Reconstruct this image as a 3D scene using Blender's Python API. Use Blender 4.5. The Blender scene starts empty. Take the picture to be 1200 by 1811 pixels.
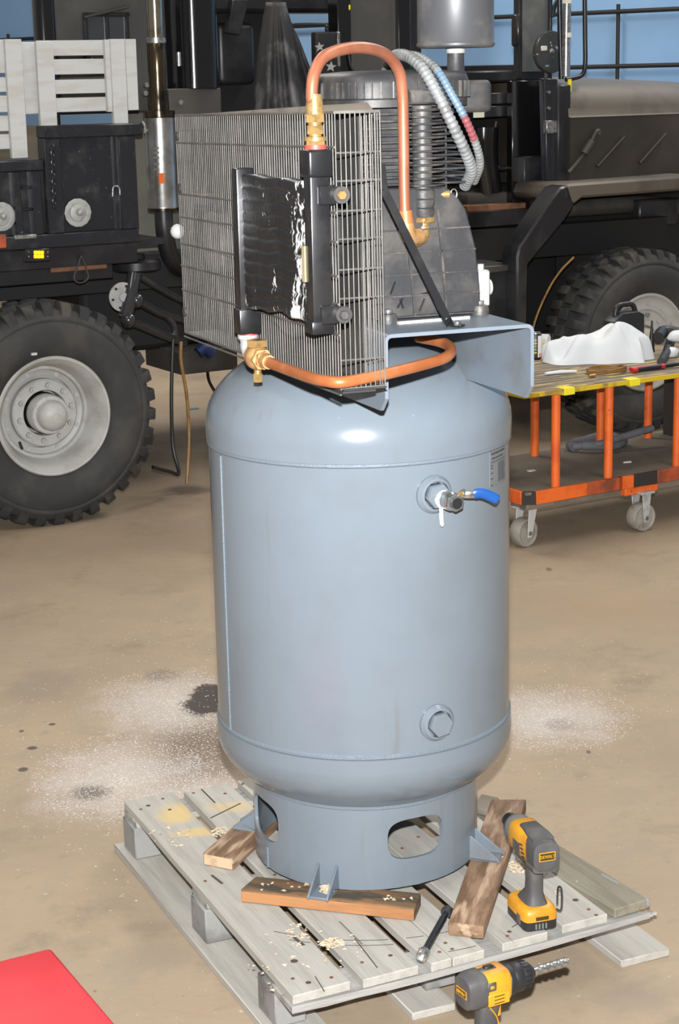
import bpy, bmesh, math, random
import numpy as np
from mathutils import Matrix, Vector
random.seed(7); rng = np.random.default_rng(7)
SC = bpy.context.scene
COL = SC.collection
R = math.radians
def lin(c):
    c = [v/255.0 for v in c]
    return tuple((v/12.92 if v <= .04045 else ((v+.055)/1.055)**2.4) for v in c)
# ------------------------------------------------------------------ camera (1200 x 1811 frame)
FPX, PITCH, ROLL, CAMH = 3200.0, R(13.4324), R(-1.20405), 1.8752
cp, sp, cr, sr = math.cos(PITCH), math.sin(PITCH), math.cos(ROLL), math.sin(ROLL)
FWD = np.array([0, cp, -sp]); UP0 = np.array([0, sp, cp]); RT0 = np.array([1.0, 0, 0])
RT = cr*RT0 + sr*UP0; UP = -sr*RT0 + cr*UP0
CPOS = np.array([0, 0, CAMH])
cam_d = bpy.data.cameras.new('camera'); cam = bpy.data.objects.new('camera', cam_d); COL.objects.link(cam)
cam_d.sensor_fit = 'VERTICAL'; cam_d.sensor_height = 36.0; cam_d.lens = FPX/1811*36.0
cam_d.clip_start = .05; cam_d.clip_end = 200
cam.matrix_world = Matrix(((RT[0], UP[0], -FWD[0], CPOS[0]), (RT[1], UP[1], -FWD[1], CPOS[1]), (RT[2], UP[2], -FWD[2], CPOS[2]), (0, 0, 0, 1)))
SC.camera = cam
# ------------------------------------------------------------------ light: shop ambience, ceiling lamps, the photographer's flash
SC.view_settings.view_transform = 'Standard'; SC.view_settings.look = 'None'
SC.view_settings.exposure = 0.0; SC.view_settings.gamma = 1.0; SC.view_settings.use_curve_mapping = False
W = bpy.data.worlds.new('shop_ambience'); SC.world = W; W.use_nodes = True
W.node_tree.nodes['Background'].inputs[0].default_value = (1.0, .96, .90, 1)
W.node_tree.nodes['Background'].inputs[1].default_value = .215
def area(name, loc, sx, sy, power, col, tgt=None):
    d = bpy.data.lights.new(name, 'AREA'); d.shape = 'RECTANGLE'; d.size = sx; d.size_y = sy; d.energy = power; d.color = col
    o = bpy.data.objects.new(name, d); COL.objects.link(o); o.location = loc
    if tgt is not None: o.rotation_euler = (Vector(tgt)-Vector(loc)).to_track_quat('-Z', 'Y').to_euler()
    return o
area('ceiling_lamp', (-2.6, 3.5, 5.6), 1.2, 3.0, 75, (1, .95, .87))
area('ceiling_lamp', (2.6, 5.2, 5.6), 1.2, 3.0, 75, (1, .95, .87))
area('ceiling_lamp', (-2.0, 10.5, 5.6), 1.2, 3.0, 210, (1, .94, .86))
area('ceiling_lamp', (3.0, 10.0, 5.6), 1.2, 3.0, 210, (1, .94, .86))
fl = area('camera_flash', (0.0, .02, CAMH+.17), .05, .035, 170, (.97, .985, 1.0), (0.05, 5.0, 1.5))
fl.data.spread = R(110)
# ------------------------------------------------------------------ frames and pixel rays
def ray(x, y):
    return FWD + RT*((x-600)/FPX) - UP*((y-905.5)/FPX)
class Fr:
    """origin, three axes and the size of one local unit in metres"""
    def __init__(s, o, X, Y, Z, k=1.0):
        s.o, s.A, s.k = np.array(o, float), np.array([X, Y, Z], float), k
    def w(s, p): return s.o + s.k*(np.asarray(p, float) @ s.A)
    def l(s, P): return s.A @ (np.asarray(P, float)-s.o)/s.k
    @property
    def M(s):
        a, o = s.A, s.o
        return Matrix(((a[0][0], a[1][0], a[2][0], o[0]), (a[0][1], a[1][1], a[2][1], o[1]), (a[0][2], a[1][2], a[2][2], o[2]), (0, 0, 0, 1)))
    def px(s, x, y, a=None, b=None, z=None):
        """where the photo's line of sight meets the plane a / b / z = const of this frame"""
        i, v = (0, a) if a is not None else ((1, b) if b is not None else (2, z))
        r = s.A[i] @ ray(x, y); t = (v*s.k - s.A[i] @ (CPOS-s.o))/r
        return s.l(CPOS+ray(x, y)*t)
    def sub(s, o, ang=0, tilt=None):
        c, n = math.cos(ang), math.sin(ang)
        X = c*s.A[0]+n*s.A[1]; Y = -n*s.A[0]+c*s.A[1]; Z = s.A[2]
        return Fr(s.w(o), X, Y, Z, s.k)
def fz(o, deg):
    c, n = math.cos(R(deg)), math.sin(R(deg))
    return Fr(o, (c, n, 0), (-n, c, 0), (0, 0, 1))
def fdir(o, Z, X=None):
    """frame with its z axis along Z"""
    Z = np.array(Z, float); Z /= np.linalg.norm(Z)
    X = np.array(X if X is not None else ((0, 0, 1) if abs(Z[2]) < .9 else (1, 0, 0)), float)
    X = X - Z*(X@Z); X /= np.linalg.norm(X)
    return Fr(o, X, np.cross(Z, X), Z)
FW = fz((0, 0, 0), 0)
AX = np.array([.0455, 3.879])
DECK = .135                                   # top of the pallet deck
FC = fz((AX[0], AX[1], .031), 20.8)           # compressor: a right, b back, z up
KU = .952                                     # pump, guard and platform were measured in units of 0.952 m ...
FU = Fr((AX[0]*KU, AX[1]*KU, .031+(CAMH-.031)*(1-KU)), *FC.A, KU)      # ... on a platform that overhangs the dome towards the front
FA = Fr((AX[0], AX[1], .031), (1, 0, 0), (0, 1, 0), (0, 0, 1))
# ------------------------------------------------------------------ mesh builder
WM = {}
def orth(d):
    d = d/np.linalg.norm(d); h = np.array([0, 0, 1.]) if abs(d[2]) < .9 else np.array([1., 0, 0])
    u = np.cross(h, d); u /= np.linalg.norm(u); return u, np.cross(d, u)
def spline(pts, n=8, closed=False):
    P = [np.array(p, float) for p in pts]; out = []
    N = len(P); rngi = range(N if closed else N-1)
    for i in rngi:
        p1, p2 = P[i], P[(i+1) % N]
        p0 = P[i-1] if (i > 0 or closed) else 2*p1-p2
        p3 = P[(i+2) % N] if (i+2 < N or closed) else 2*p2-p1
        for k in range(n):
            t = k/n
            out.append(.5*((2*p1)+(p2-p0)*t+(2*p0-5*p1+4*p2-p3)*t*t+(3*p1-p0-3*p2+p3)*t**3))
    if not closed: out.append(P[-1])
    return out
class MB:
    def __init__(s, fr=FW): s.v, s.f, s.fr = [], [], fr
    def add(s, v, f):
        k = len(s.v); s.v += [tuple(map(float, p)) for p in v]; s.f += [tuple(i+k for i in q) for q in f]; return s
    def box(s, x0, x1, y0, y1, z0, z1):
        return s.add([(x0, y0, z0), (x1, y0, z0), (x1, y1, z0), (x0, y1, z0), (x0, y0, z1), (x1, y0, z1), (x1, y1, z1), (x0, y1, z1)],
                     [(0, 3, 2, 1), (4, 5, 6, 7), (0, 1, 5, 4), (1, 2, 6, 5), (2, 3, 7, 6), (3, 0, 4, 7)])
    def hexa(s, b4, t4):
        return s.add(list(b4)+list(t4), [(0, 3, 2, 1), (4, 5, 6, 7), (0, 1, 5, 4), (1, 2, 6, 5), (2, 3, 7, 6), (3, 0, 4, 7)])
    def bar(s, p0, p1, w, h, up=(0, 0, 1)):
        p0, p1 = np.array(p0, float), np.array(p1, float); d = p1-p0; d /= np.linalg.norm(d)
        u = np.cross(d, np.array(up, float)); u /= np.linalg.norm(u); v = np.cross(u, d)
        q = [(-1, -1), (1, -1), (1, 1), (-1, 1)]
        return s.hexa([p0+u*w/2*i+v*h/2*j for i, j in q], [p1+u*w/2*i+v*h/2*j for i, j in q])
    def prism(s, poly, axis, lo, hi):
        n = len(poly); V = []
        for c in (lo, hi):
            for p, q in poly: V.append({0: (c, p, q), 1: (p, c, q), 2: (p, q, c)}[axis])
        return s.add(V, [tuple(range(n-1, -1, -1)), tuple(range(n, 2*n))]+[(i, (i+1) % n, n+(i+1) % n, n+i) for i in range(n)])
    def cyl(s, p0, p1, r0, r1=None, n=20):
        r1 = r0 if r1 is None else r1
        p0, p1 = np.array(p0, float), np.array(p1, float); u, v = orth(p1-p0)
        V = [p+(u*math.cos(a)+v*math.sin(a))*r for p, r in ((p0, r0), (p1, r1)) for a in [2*math.pi*i/n for i in range(n)]]
        return s.add(V, [tuple(range(n-1, -1, -1)), tuple(range(n, 2*n))]+[(i, (i+1) % n, n+(i+1) % n, n+i) for i in range(n)])
    def tube(s, pts, r, n=10, closed=False, flat=1.0):
        P = [np.array(p, float) for p in pts]; N = len(P); rr = r if hasattr(r, '__len__') else [r]*N
        T = [(P[(i+1) % N]-P[i-1]) if closed else (P[min(i+1, N-1)]-P[max(i-1, 0)]) for i in range(N)]
        u, _ = orth(T[0]); V = []
        for i in range(N):
            t = T[i]/np.linalg.norm(T[i]); u = u-t*(u@t); u /= np.linalg.norm(u); w = np.cross(t, u)
            V += [P[i]+(u*math.cos(a)+w*math.sin(a)*flat)*rr[i] for a in [2*math.pi*k/n for k in range(n)]]
        F = []
        for i in range(N if closed else N-1):
            j = (i+1) % N
            F += [(i*n+k, i*n+(k+1) % n, j*n+(k+1) % n, j*n+k) for k in range(n)]
        if not closed: F += [tuple(range(n-1, -1, -1)), tuple(range((N-1)*n, N*n))]
        return s.add(V, F)
    def lathe(s, prof, n=48, c=(0, 0, 0), closed=False, cap=(True, True)):
        """profile of (r, z) round the frame's z axis; closed joins last to first"""
        V = []; F = []; m = len(prof)
        for r, z in prof:
            for k in range(n):
                a = 2*math.pi*k/n; V.append((c[0]+r*math.cos(a), c[1]+r*math.sin(a), c[2]+z))
        for i in range(m if closed else m-1):
            j = (i+1) % m
            F += [(i*n+k, i*n+(k+1) % n, j*n+(k+1) % n, j*n+k) for k in range(n)]
        if not closed:
            if cap[0] and prof[0][0] > 1e-6: F.append(tuple(range(n-1, -1, -1)))
            if cap[1] and prof[-1][0] > 1e-6: F.append(tuple(range((m-1)*n, m*n)))
        return s.add(V, F)
    def ball(s, c, r, n=14, sc=(1, 1, 1)):
        prof = [(max(r*math.sin(t), 1e-5), -r*math.cos(t)) for t in [math.pi*i/(n//2) for i in range(n//2+1)]]
        k = len(s.v); s.lathe(prof, n)
        for i in range(k, len(s.v)):
            p = s.v[i]; s.v[i] = (c[0]+p[0]*sc[0], c[1]+p[1]*sc[1], c[2]+p[2]*sc[2])
        return s
    def loft(s, loops, cap=True):
        n = len(loops[0]); V = [p for L in loops for p in L]; F = []
        for i in range(len(loops)-1): F += [(i*n+k, i*n+(k+1) % n, (i+1)*n+(k+1) % n, (i+1)*n+k) for k in range(n)]
        if cap: F += [tuple(range(n-1, -1, -1)), tuple(range((len(loops)-1)*n, len(loops)*n))]
        return s.add(V, F)
    def grid(s, G):
        h, w = len(G), len(G[0])
        return s.add([p for row in G for p in row], [(i*w+j, i*w+j+1, (i+1)*w+j+1, (i+1)*w+j) for i in range(h-1) for j in range(w-1)])
    def build(s, name, mat, parent=None, bevel=0, smooth=True, ang=38, seg=1, kind=None, label=None, weld=True):
        V = np.array(s.v)*s.fr.k; c = (V.min(0)+V.max(0))/2
        me = bpy.data.meshes.new(name); me.from_pydata([tuple(p) for p in V-c], [], s.f)
        bm = bmesh.new(); bm.from_mesh(me)
        if weld: bmesh.ops.remove_doubles(bm, verts=bm.verts, dist=1e-5)
        bmesh.ops.recalc_face_normals(bm, faces=bm.faces)
        if bevel:
            ed = [e for e in bm.edges if len(e.link_faces) == 2 and e.calc_face_angle(0) > R(40)]
            bmesh.ops.bevel(bm, geom=ed, offset=bevel*s.fr.k, segments=seg, profile=.5, affect='EDGES', clamp_overlap=True)
        if smooth:
            for f in bm.faces: f.smooth = True
            for e in bm.edges:
                if len(e.link_faces) == 2 and e.calc_face_angle(0) > R(ang): e.smooth = False
        bm.to_mesh(me); bm.free()
        o = bpy.data.objects.new(name, me); COL.objects.link(o)
        if mat: me.materials.append(mat)
        put(o, s.fr.M @ Matrix.Translation(Vector(c)), parent)
        if kind: o['kind'] = kind
        if label: o['label'] = label
        return o
def put(o, mw, parent=None):
    WM[o.name] = mw.copy()
    if parent is not None:
        o.parent = parent; o.matrix_parent_inverse = WM[parent.name].inverted()
    o.matrix_basis = mw
def copy_at(src, mw, parent=None):
    o = src.copy(); COL.objects.link(o); o.parent = None; put(o, mw, parent); return o
def tag(o, label, cat, group=None):
    o['label'] = label; o['category'] = cat
    if group: o['group'] = group
    return o
def root(name, label, cat, fr, group=None):
    o = bpy.data.objects.new(name, None); COL.objects.link(o); o.empty_display_size = .1
    put(o, fr.M); return tag(o, label, cat, group)
def text(s, size, fr, mat, parent, name='lettering', depth=.0006, sx=1.0):
    """lettering as thin raised geometry, centred on the frame origin in its xy plane"""
    cu = bpy.data.curves.new(name, 'FONT'); cu.body = s; cu.size = size; cu.align_x = 'CENTER'; cu.align_y = 'CENTER'; cu.extrude = depth
    t = bpy.data.objects.new(name, cu); COL.objects.link(t)
    bpy.context.view_layer.update()
    me = bpy.data.meshes.new_from_object(t.evaluated_get(bpy.context.evaluated_depsgraph_get()))
    bpy.data.objects.remove(t)
    me.materials.clear(); me.materials.append(mat)
    o = bpy.data.objects.new(name, me); COL.objects.link(o); put(o, fr.M @ Matrix.Diagonal((sx, 1, 1, 1)), parent); return o
# ------------------------------------------------------------------ materials
def nd(nt, t, **k):
    n = nt.nodes.new(t)
    for a, v in k.items():
        if a in ('op',): n.operation = v
        elif a == 'ins':
            for i, x in v.items(): n.inputs[i].default_value = x
        else: setattr(n, a, v)
    return n
def mixc(nt, fac, c1, c2, mode='MIX'):
    m = nt.nodes.new('ShaderNodeMix'); m.data_type = 'RGBA'; m.blend_type = mode
    L = nt.links
    for i, x in ((0, fac), (6, c1), (7, c2)):
        if hasattr(x, 'is_linked') or hasattr(x, 'links'): L.new(x, m.inputs[i])
        else: m.inputs[i].default_value = x if i == 0 else (*x, 1)
    return m.outputs[2]
def noise(nt, vec, scale, detail=4, rough=.6, dist=0):
    n = nd(nt, 'ShaderNodeTexNoise'); n.inputs['Scale'].default_value = scale; n.inputs['Detail'].default_value = detail
    n.inputs['Roughness'].default_value = rough; n.inputs['Distortion'].default_value = dist
    if vec is not None: nt.links.new(vec, n.inputs['Vector'])
    return n.outputs['Fac']
def ramp(nt, fac, lo, hi, a=0.0, b=1.0, smooth=True):
    n = nd(nt, 'ShaderNodeMapRange'); n.interpolation_type = 'SMOOTHSTEP' if smooth else 'LINEAR'
    nt.links.new(fac, n.inputs[0])
    for i, x in ((1, lo), (2, hi), (3, a), (4, b)): n.inputs[i].default_value = x
    return n.outputs[0]
def M(name, col, rough=.5, metal=0.0, col2=None, vs=6, v0=.45, v1=.65, vamt=1.0, col3=None, vs3=40, t0=.62, t1=.7, stretch=(1, 1, 1), bump=0.0, bs=60, coat=0.0, emit=0.0, spec=.5, r2=None):
    m = bpy.data.materials.new(name); m.use_nodes = True; nt = m.node_tree
    b = nt.nodes['Principled BSDF']; L = nt.links
    b.inputs['Roughness'].default_value = rough; b.inputs['Metallic'].default_value = metal
    b.inputs['Specular IOR Level'].default_value = spec
    if coat: b.inputs['Coat Weight'].default_value = coat; b.inputs['Coat Roughness'].default_value = .18
    c = lin(col); b.inputs['Base Color'].default_value = (*c, 1)
    tc = nd(nt, 'ShaderNodeTexCoord'); mp = nd(nt, 'ShaderNodeMapping'); mp.inputs['Scale'].default_value = stretch
    oi = nd(nt, 'ShaderNodeObjectInfo'); ad = nd(nt, 'ShaderNodeVectorMath', op='ADD'); mu = nd(nt, 'ShaderNodeVectorMath', op='SCALE')
    L.new(tc.outputs['Object'], ad.inputs[0])
    cb = nd(nt, 'ShaderNodeCombineXYZ'); L.new(oi.outputs['Random'], cb.inputs[0]); L.new(oi.outputs['Random'], cb.inputs[1])
    L.new(cb.outputs[0], mu.inputs[0]); mu.inputs['Scale'].default_value = 7.3; L.new(mu.outputs[0], ad.inputs[1])
    L.new(ad.outputs[0], mp.inputs['Vector']); vec = mp.outputs[0]
    out = None
    if col2:
        f = ramp(nt, noise(nt, vec, vs, 5), v0, v1, 0, vamt); out = mixc(nt, f, c, lin(col2))
        if r2 is not None:
            mr = nd(nt, 'ShaderNodeMix'); L.new(f, mr.inputs[0]); mr.inputs[2].default_value = rough; mr.inputs[3].default_value = r2; L.new(mr.outputs[0], b.inputs['Roughness'])
    if col3:
        f = ramp(nt, noise(nt, vec, vs3, 3), t0, t1); out = mixc(nt, f, out if out is not None else c, lin(col3))
    if out is not None: L.new(out, b.inputs['Base Color'])
    if bump:
        bp = nd(nt, 'ShaderNodeBump'); bp.inputs['Strength'].default_value = bump; bp.inputs['Distance'].default_value = .004
        L.new(noise(nt, vec, bs, 4), bp.inputs['Height']); L.new(bp.outputs[0], b.inputs['Normal'])
    if emit:
        b.inputs['Emission Color'].default_value = (*c, 1); b.inputs['Emission Strength'].default_value = emit
    return m
mt = {}
mt['tank'] = M('blue_grey_tank_paint', (111, 120, 128), .2, col2=(105, 112, 118), vs=3.5, v0=.45, v1=.75, vamt=.7, col3=(132, 148, 160), vs3=30, t0=.75, t1=.79, bump=.02, bs=25)
mt['tank_dirt'] = M('dusty_tank_paint', (110, 120, 130), .4, col2=(102, 105, 107), vs=9, v0=.42, v1=.7, vamt=.8)
mt['tank_weld'] = M('painted_weld', (108, 118, 127), .4, bump=.5, bs=220, col2=(116, 108, 96), vs=14, v0=.6, v1=.75, vamt=.6)
mt['wire'] = M('dusty_guard_wire', (86, 84, 81), .55, metal=.2, col2=(114, 109, 102), vs=9, v0=.4, v1=.7)
mt['guard_sheet'] = M('dusty_guard_sheet', (44, 43, 42), .75, col2=(72, 68, 63), vs=7, v0=.4, v1=.7)
mt['dust_top'] = M('dusty_beige_sheet', (120, 112, 100), .85, col2=(96, 90, 82), vs=9)
mt['black'] = M('black_paint', (30, 30, 32), .32, col2=(42, 41, 40), vs=8)
mt['black_gloss'] = M('gloss_black_paint', (18, 18, 20), .16, coat=.4)
mt['cooler'] = M('black_cooler_paint', (25, 25, 27), .3, col2=(36, 35, 35), vs=18)
mt['cooler_core'] = M('scuffed_cooler_core', (23, 23, 25), .38, col2=(31, 31, 33), vs=20, bump=.25, bs=90)
mt['cast'] = M('black_cast_iron', (54, 53, 53), .48, col2=(88, 84, 79), vs=16, v0=.45, v1=.68, bump=.2, bs=120)
mt['cast_dust'] = M('dusty_black_casting', (45, 45, 47), .5, col2=(74, 71, 68), vs=11, v0=.4, v1=.7, bump=.1, bs=100)
mt['copper'] = M('copper_pipe', (160, 97, 72), .42, metal=.4, col2=(176, 114, 86), vs=12, v0=.4, v1=.7)
mt['copper_bright'] = M('bright_copper_pipe', (184, 106, 62), .4, metal=.4, col2=(200, 126, 80), vs=10, v0=.4, v1=.7)
mt['brass'] = M('brass', (184, 150, 96), .3, metal=.6, col2=(150, 118, 74), vs=60)
mt['bronze'] = M('bronze_valve', (184, 140, 94), .42, metal=.45, col2=(206, 164, 112), vs=40)
mt['steel'] = M('bright_steel', (196, 196, 194), .25, metal=.9, col2=(150, 150, 150), vs=50)
mt['zinc'] = M('zinc_bolt', (172, 174, 174), .35, metal=.8, col2=(120, 120, 118), vs=80)
mt['galv'] = M('galvanised_elbow', (190, 192, 194), .45, metal=.35, col2=(160, 160, 160), vs=30)
mt['conduit'] = M('grey_flex_conduit', (138, 140, 140), .42, metal=.3, col2=(116, 116, 114), vs=30)
mt['conduit_blue'] = M('blue_painted_conduit', (104, 126, 144), .42, metal=.2)
mt['conduit_red'] = M('red_painted_conduit', (138, 78, 82), .42, metal=.2)
mt['red_seal'] = M('red_sealant', (190, 72, 62), .5)
mt['white'] = M('white_plastic', (192, 192, 188), .5)
mt['offwhite'] = M('off_white_plastic', (160, 160, 157), .5)
mt['tape'] = M('white_thread_tape', (240, 240, 238), .6)
mt['blue'] = M('blue_vinyl_grip', (24, 72, 136), .35)
mt['plate'] = M('grey_data_plate', (108, 111, 113), .5)
mt['print'] = M('dark_print', (44, 46, 50), .6)
mt['filter'] = M('dark_filter_can', (70, 70, 72), .42, col2=(96, 93, 90), vs=7, coat=.1)
mt['deck'] = M('weathered_grey_board', (176, 172, 163), .85, col2=(160, 156, 148), vs=2.2, v0=.4, v1=.7, stretch=(20, 1.5, 20), col3=(126, 117, 106), vs3=3, t0=.70, t1=.8, bump=.3, bs=14)
mt['deck_side'] = M('weathered_cross_board', (164, 162, 157), .85, col2=(132, 130, 126), vs=2.2, v0=.4, v1=.7, stretch=(1.5, 26, 26), bump=.4, bs=14)
mt['olive_board'] = M('olive_weathered_board', (138, 131, 114), .85, col2=(120, 113, 97), vs=2.2, v0=.4, v1=.7, stretch=(26, 1.5, 26), bump=.35, bs=14)
mt['block'] = M('painted_grey_block', (142, 141, 138), .85, col2=(108, 106, 103), vs=7, bump=.4, bs=40)
mt['timber_o'] = M('orange_brown_timber', (128, 94, 60), .7, col2=(94, 78, 58), vs=9, v0=.35, v1=.62, stretch=(.8, 3, 4), col3=(68, 61, 52), vs3=12, t0=.48, t1=.62, bump=.3, bs=16)
mt['timber_face'] = M('fresh_orange_timber', (170, 120, 78), .75, col2=(146, 98, 60), vs=2.2, v0=.4, v1=.65, stretch=(1.5, 16, 16), bump=.3, bs=16)
mt['timber_b'] = M('brown_timber', (138, 110, 86), .7, col2=(104, 78, 56), vs=9, v0=.4, v1=.62, stretch=(.7, 4, 5), col3=(172, 146, 120), vs3=7, t0=.50, t1=.64, bump=.4, bs=14)
mt['timber_end'] = M('pale_end_grain', (192, 166, 136), .85, col2=(174, 146, 114), vs=30)
mt['chips'] = M('wood_chips', (192, 172, 144), .85, col2=(204, 190, 170), vs=30)
mt['granule'] = M('white_absorbent_granules', (206, 198, 190), .9)
mt['yellow'] = M('yellow_tool_plastic', (214, 150, 38), .42, col2=(190, 128, 34), vs=14)
mt['toolgrey'] = M('charcoal_tool_rubber', (74, 73, 73), .6, col2=(88, 85, 82), vs=20)
mt['toolblack'] = M('black_tool_plastic', (36, 36, 38), .45)
mt['toolblack2'] = M('dark_chuck_metal', (46, 46, 48), .35, metal=.4)
mt['badge'] = M('dark_badge', (60, 52, 24), .4)
mt['rubber'] = M('tyre_rubber', (48, 48, 49), .8, col2=(66, 64, 61), vs=5, v0=.4, v1=.7, bump=.1, bs=60)
mt['lug'] = M('tyre_lug_rubber', (44, 44, 45), .85, col2=(76, 72, 64), vs=6, v0=.45, v1=.7)
mt['rim'] = M('light_grey_rim_paint', (176, 176, 172), .5, col2=(160, 158, 152), vs=6)
mt['rim_dirt'] = M('dusty_rim_barrel', (170, 166, 156), .6, col2=(196, 184, 160), vs=7)
mt['truck'] = M('black_truck_paint', (30, 30, 33), .38, col2=(46, 46, 48), vs=5, bump=.03)
mt['truck_bed'] = M('gloss_navy_black_bed', (34, 36, 41), .3, col2=(62, 62, 62), vs=9, v0=.5, v1=.75, col3=(120, 120, 118), vs3=70, t0=.7, t1=.76)
mt['truck_dull'] = M('dusty_dark_paint', (58, 56, 54), .55, col2=(78, 74, 70), vs=3, v0=.4, v1=.7)
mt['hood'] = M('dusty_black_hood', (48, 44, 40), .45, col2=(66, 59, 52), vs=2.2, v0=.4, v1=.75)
mt['cab'] = M('dark_grey_cab_panel', (68, 67, 66), .45, col2=(80, 78, 75), vs=3)
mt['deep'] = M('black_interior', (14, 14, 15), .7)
mt['blackmetal'] = M('polished_black_linkage', (76, 76, 78), .14, metal=.6)
mt['chrome'] = M('tarnished_chrome_pipe', (190, 182, 164), .16, metal=1.0, col2=(128, 104, 70), vs=9, v0=.5, v1=.72)
mt['muffler'] = M('stainless_muffler', (186, 186, 186), .3, metal=.9, col2=(150, 146, 140), vs=5)
mt['burnt'] = M('heat_tinted_steel', (96, 84, 68), .22, metal=.9, col2=(50, 45, 40), vs=10)
mt['rust'] = M('rusty_steel', (120, 82, 58), .8, col2=(90, 64, 48), vs=12)
mt['stake'] = M('light_grey_painted_wood', (190, 191, 190), .7, col2=(182, 180, 174), vs=3, stretch=(1.5, 9, 9), bump=.15, bs=30)
mt['zincdisc'] = M('dull_zinc_disc', (172, 173, 171), .5, metal=.3, col2=(150, 150, 148), vs=18)
mt['amber'] = M('lit_amber_lens', (255, 150, 20), .3, emit=2.2)
mt['glass'] = M('dark_window_glass', (58, 62, 66), .06, spec=.8)
mt['cloth_dark'] = M('dark_draped_cloth', (44, 43, 44), .7, col2=(104, 103, 104), vs=5, v0=.48, v1=.72)  # lighter mottling paints in the cloth's plastic sheen
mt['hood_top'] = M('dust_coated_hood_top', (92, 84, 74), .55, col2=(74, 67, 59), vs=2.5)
mt['shaded_wall'] = M('shaded_wall_grey_green', (104, 104, 94), .8, col2=(90, 90, 82), vs=2)  # lower wall behind the truck, its shade put into the colour
mt['chassis'] = M('matt_black_chassis', (22, 22, 23), .6)
mt['star'] = M('grey_star_print', (150, 150, 150), .7)
mt['orange'] = M('orange_cart_paint', (226, 104, 36), .5, col2=(205, 84, 32), vs=6, col3=(92, 58, 40), vs3=26, t0=.68, t1=.74)
mt['orange_worn'] = M('worn_red_orange_paint', (176, 78, 42), .6, col2=(120, 62, 40), vs=8)
mt['soot'] = M('soot_blackened_paint', (46, 40, 36), .8)
mt['cartdeck'] = M('dirty_brown_deck_sheet', (122, 112, 99), .75, col2=(104, 96, 86), vs=4)
mt['carttop'] = M('worn_plywood_top', (150, 130, 104), .75, col2=(92, 84, 76), vs=2.2, v0=.42, v1=.56, stretch=(1.4, 16, 2), col3=(206, 186, 84), vs3=2.6, t0=.58, t1=.63, bump=.2)
mt['yellow_paint'] = M('yellow_edge_paint', (206, 176, 34), .6, col2=(150, 124, 62), vs=8, v0=.5, v1=.62)
mt['yellow_tape'] = M('yellow_tape', (232, 218, 44), .5)
mt['caster'] = M('grey_caster_wheel', (150, 144, 134), .6, col2=(128, 120, 110), vs=14)
mt['whitecloth'] = M('white_cloth', (208, 211, 215), .85)
mt['coil'] = M('brown_hose', (136, 100, 48), .45, col2=(110, 80, 40), vs=20)
mt['grey_hose'] = M('grey_hose', (98, 98, 102), .7, col2=(84, 84, 88), vs=14)
mt['red_handle'] = M('red_handle', (186, 40, 44), .45)
mt['redpad'] = M('red_vinyl_top', (222, 52, 62), .5, col2=(214, 44, 54), vs=5)
mt['canblack'] = M('black_can_print', (24, 24, 22), .35)
mt['cansilver'] = M('pale_can_print', (222, 220, 220), .35)
mt['canorange'] = M('orange_can_print', (226, 110, 50), .35)
mt['hoseblack'] = M('black_hose', (22, 22, 22), .5)
mt['bluecap'] = M('blue_cap', (22, 44, 92), .5)
mt['rail'] = M('black_wall_pipe', (34, 34, 36), .5)
mt['mirror'] = M('pocked_mirror_plate', (62, 64, 66), .35, col2=(180, 180, 176), vs=26, v0=.62, v1=.68)
mt['pillar'] = M('hazy_grey_glass', (92, 94, 94), .3, col2=(120, 118, 114), vs=5)
mt['tag'] = M('pale_sticker', (214, 212, 196), .6)

def add_streaks(mat, col, sc, lo, hi, amt):
    """run-down grime: long vertical streaks with a shape of their own"""
    nt = mat.node_tree; L = nt.links; b = nt.nodes['Principled BSDF']; src = b.inputs['Base Color'].links[0].from_socket
    tc = nd(nt, 'ShaderNodeTexCoord'); mp = nd(nt, 'ShaderNodeMapping'); mp.inputs['Scale'].default_value = sc; L.new(tc.outputs['Object'], mp.inputs[0])
    L.new(mixc(nt, ramp(nt, noise(nt, mp.outputs[0], 1.0, 5, .6), lo, hi, 0, amt), src, lin(col)), b.inputs['Base Color'])
add_streaks(mt['tank'], (104, 102, 98), (13, 13, 1.1), .60, .74, .6)
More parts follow.
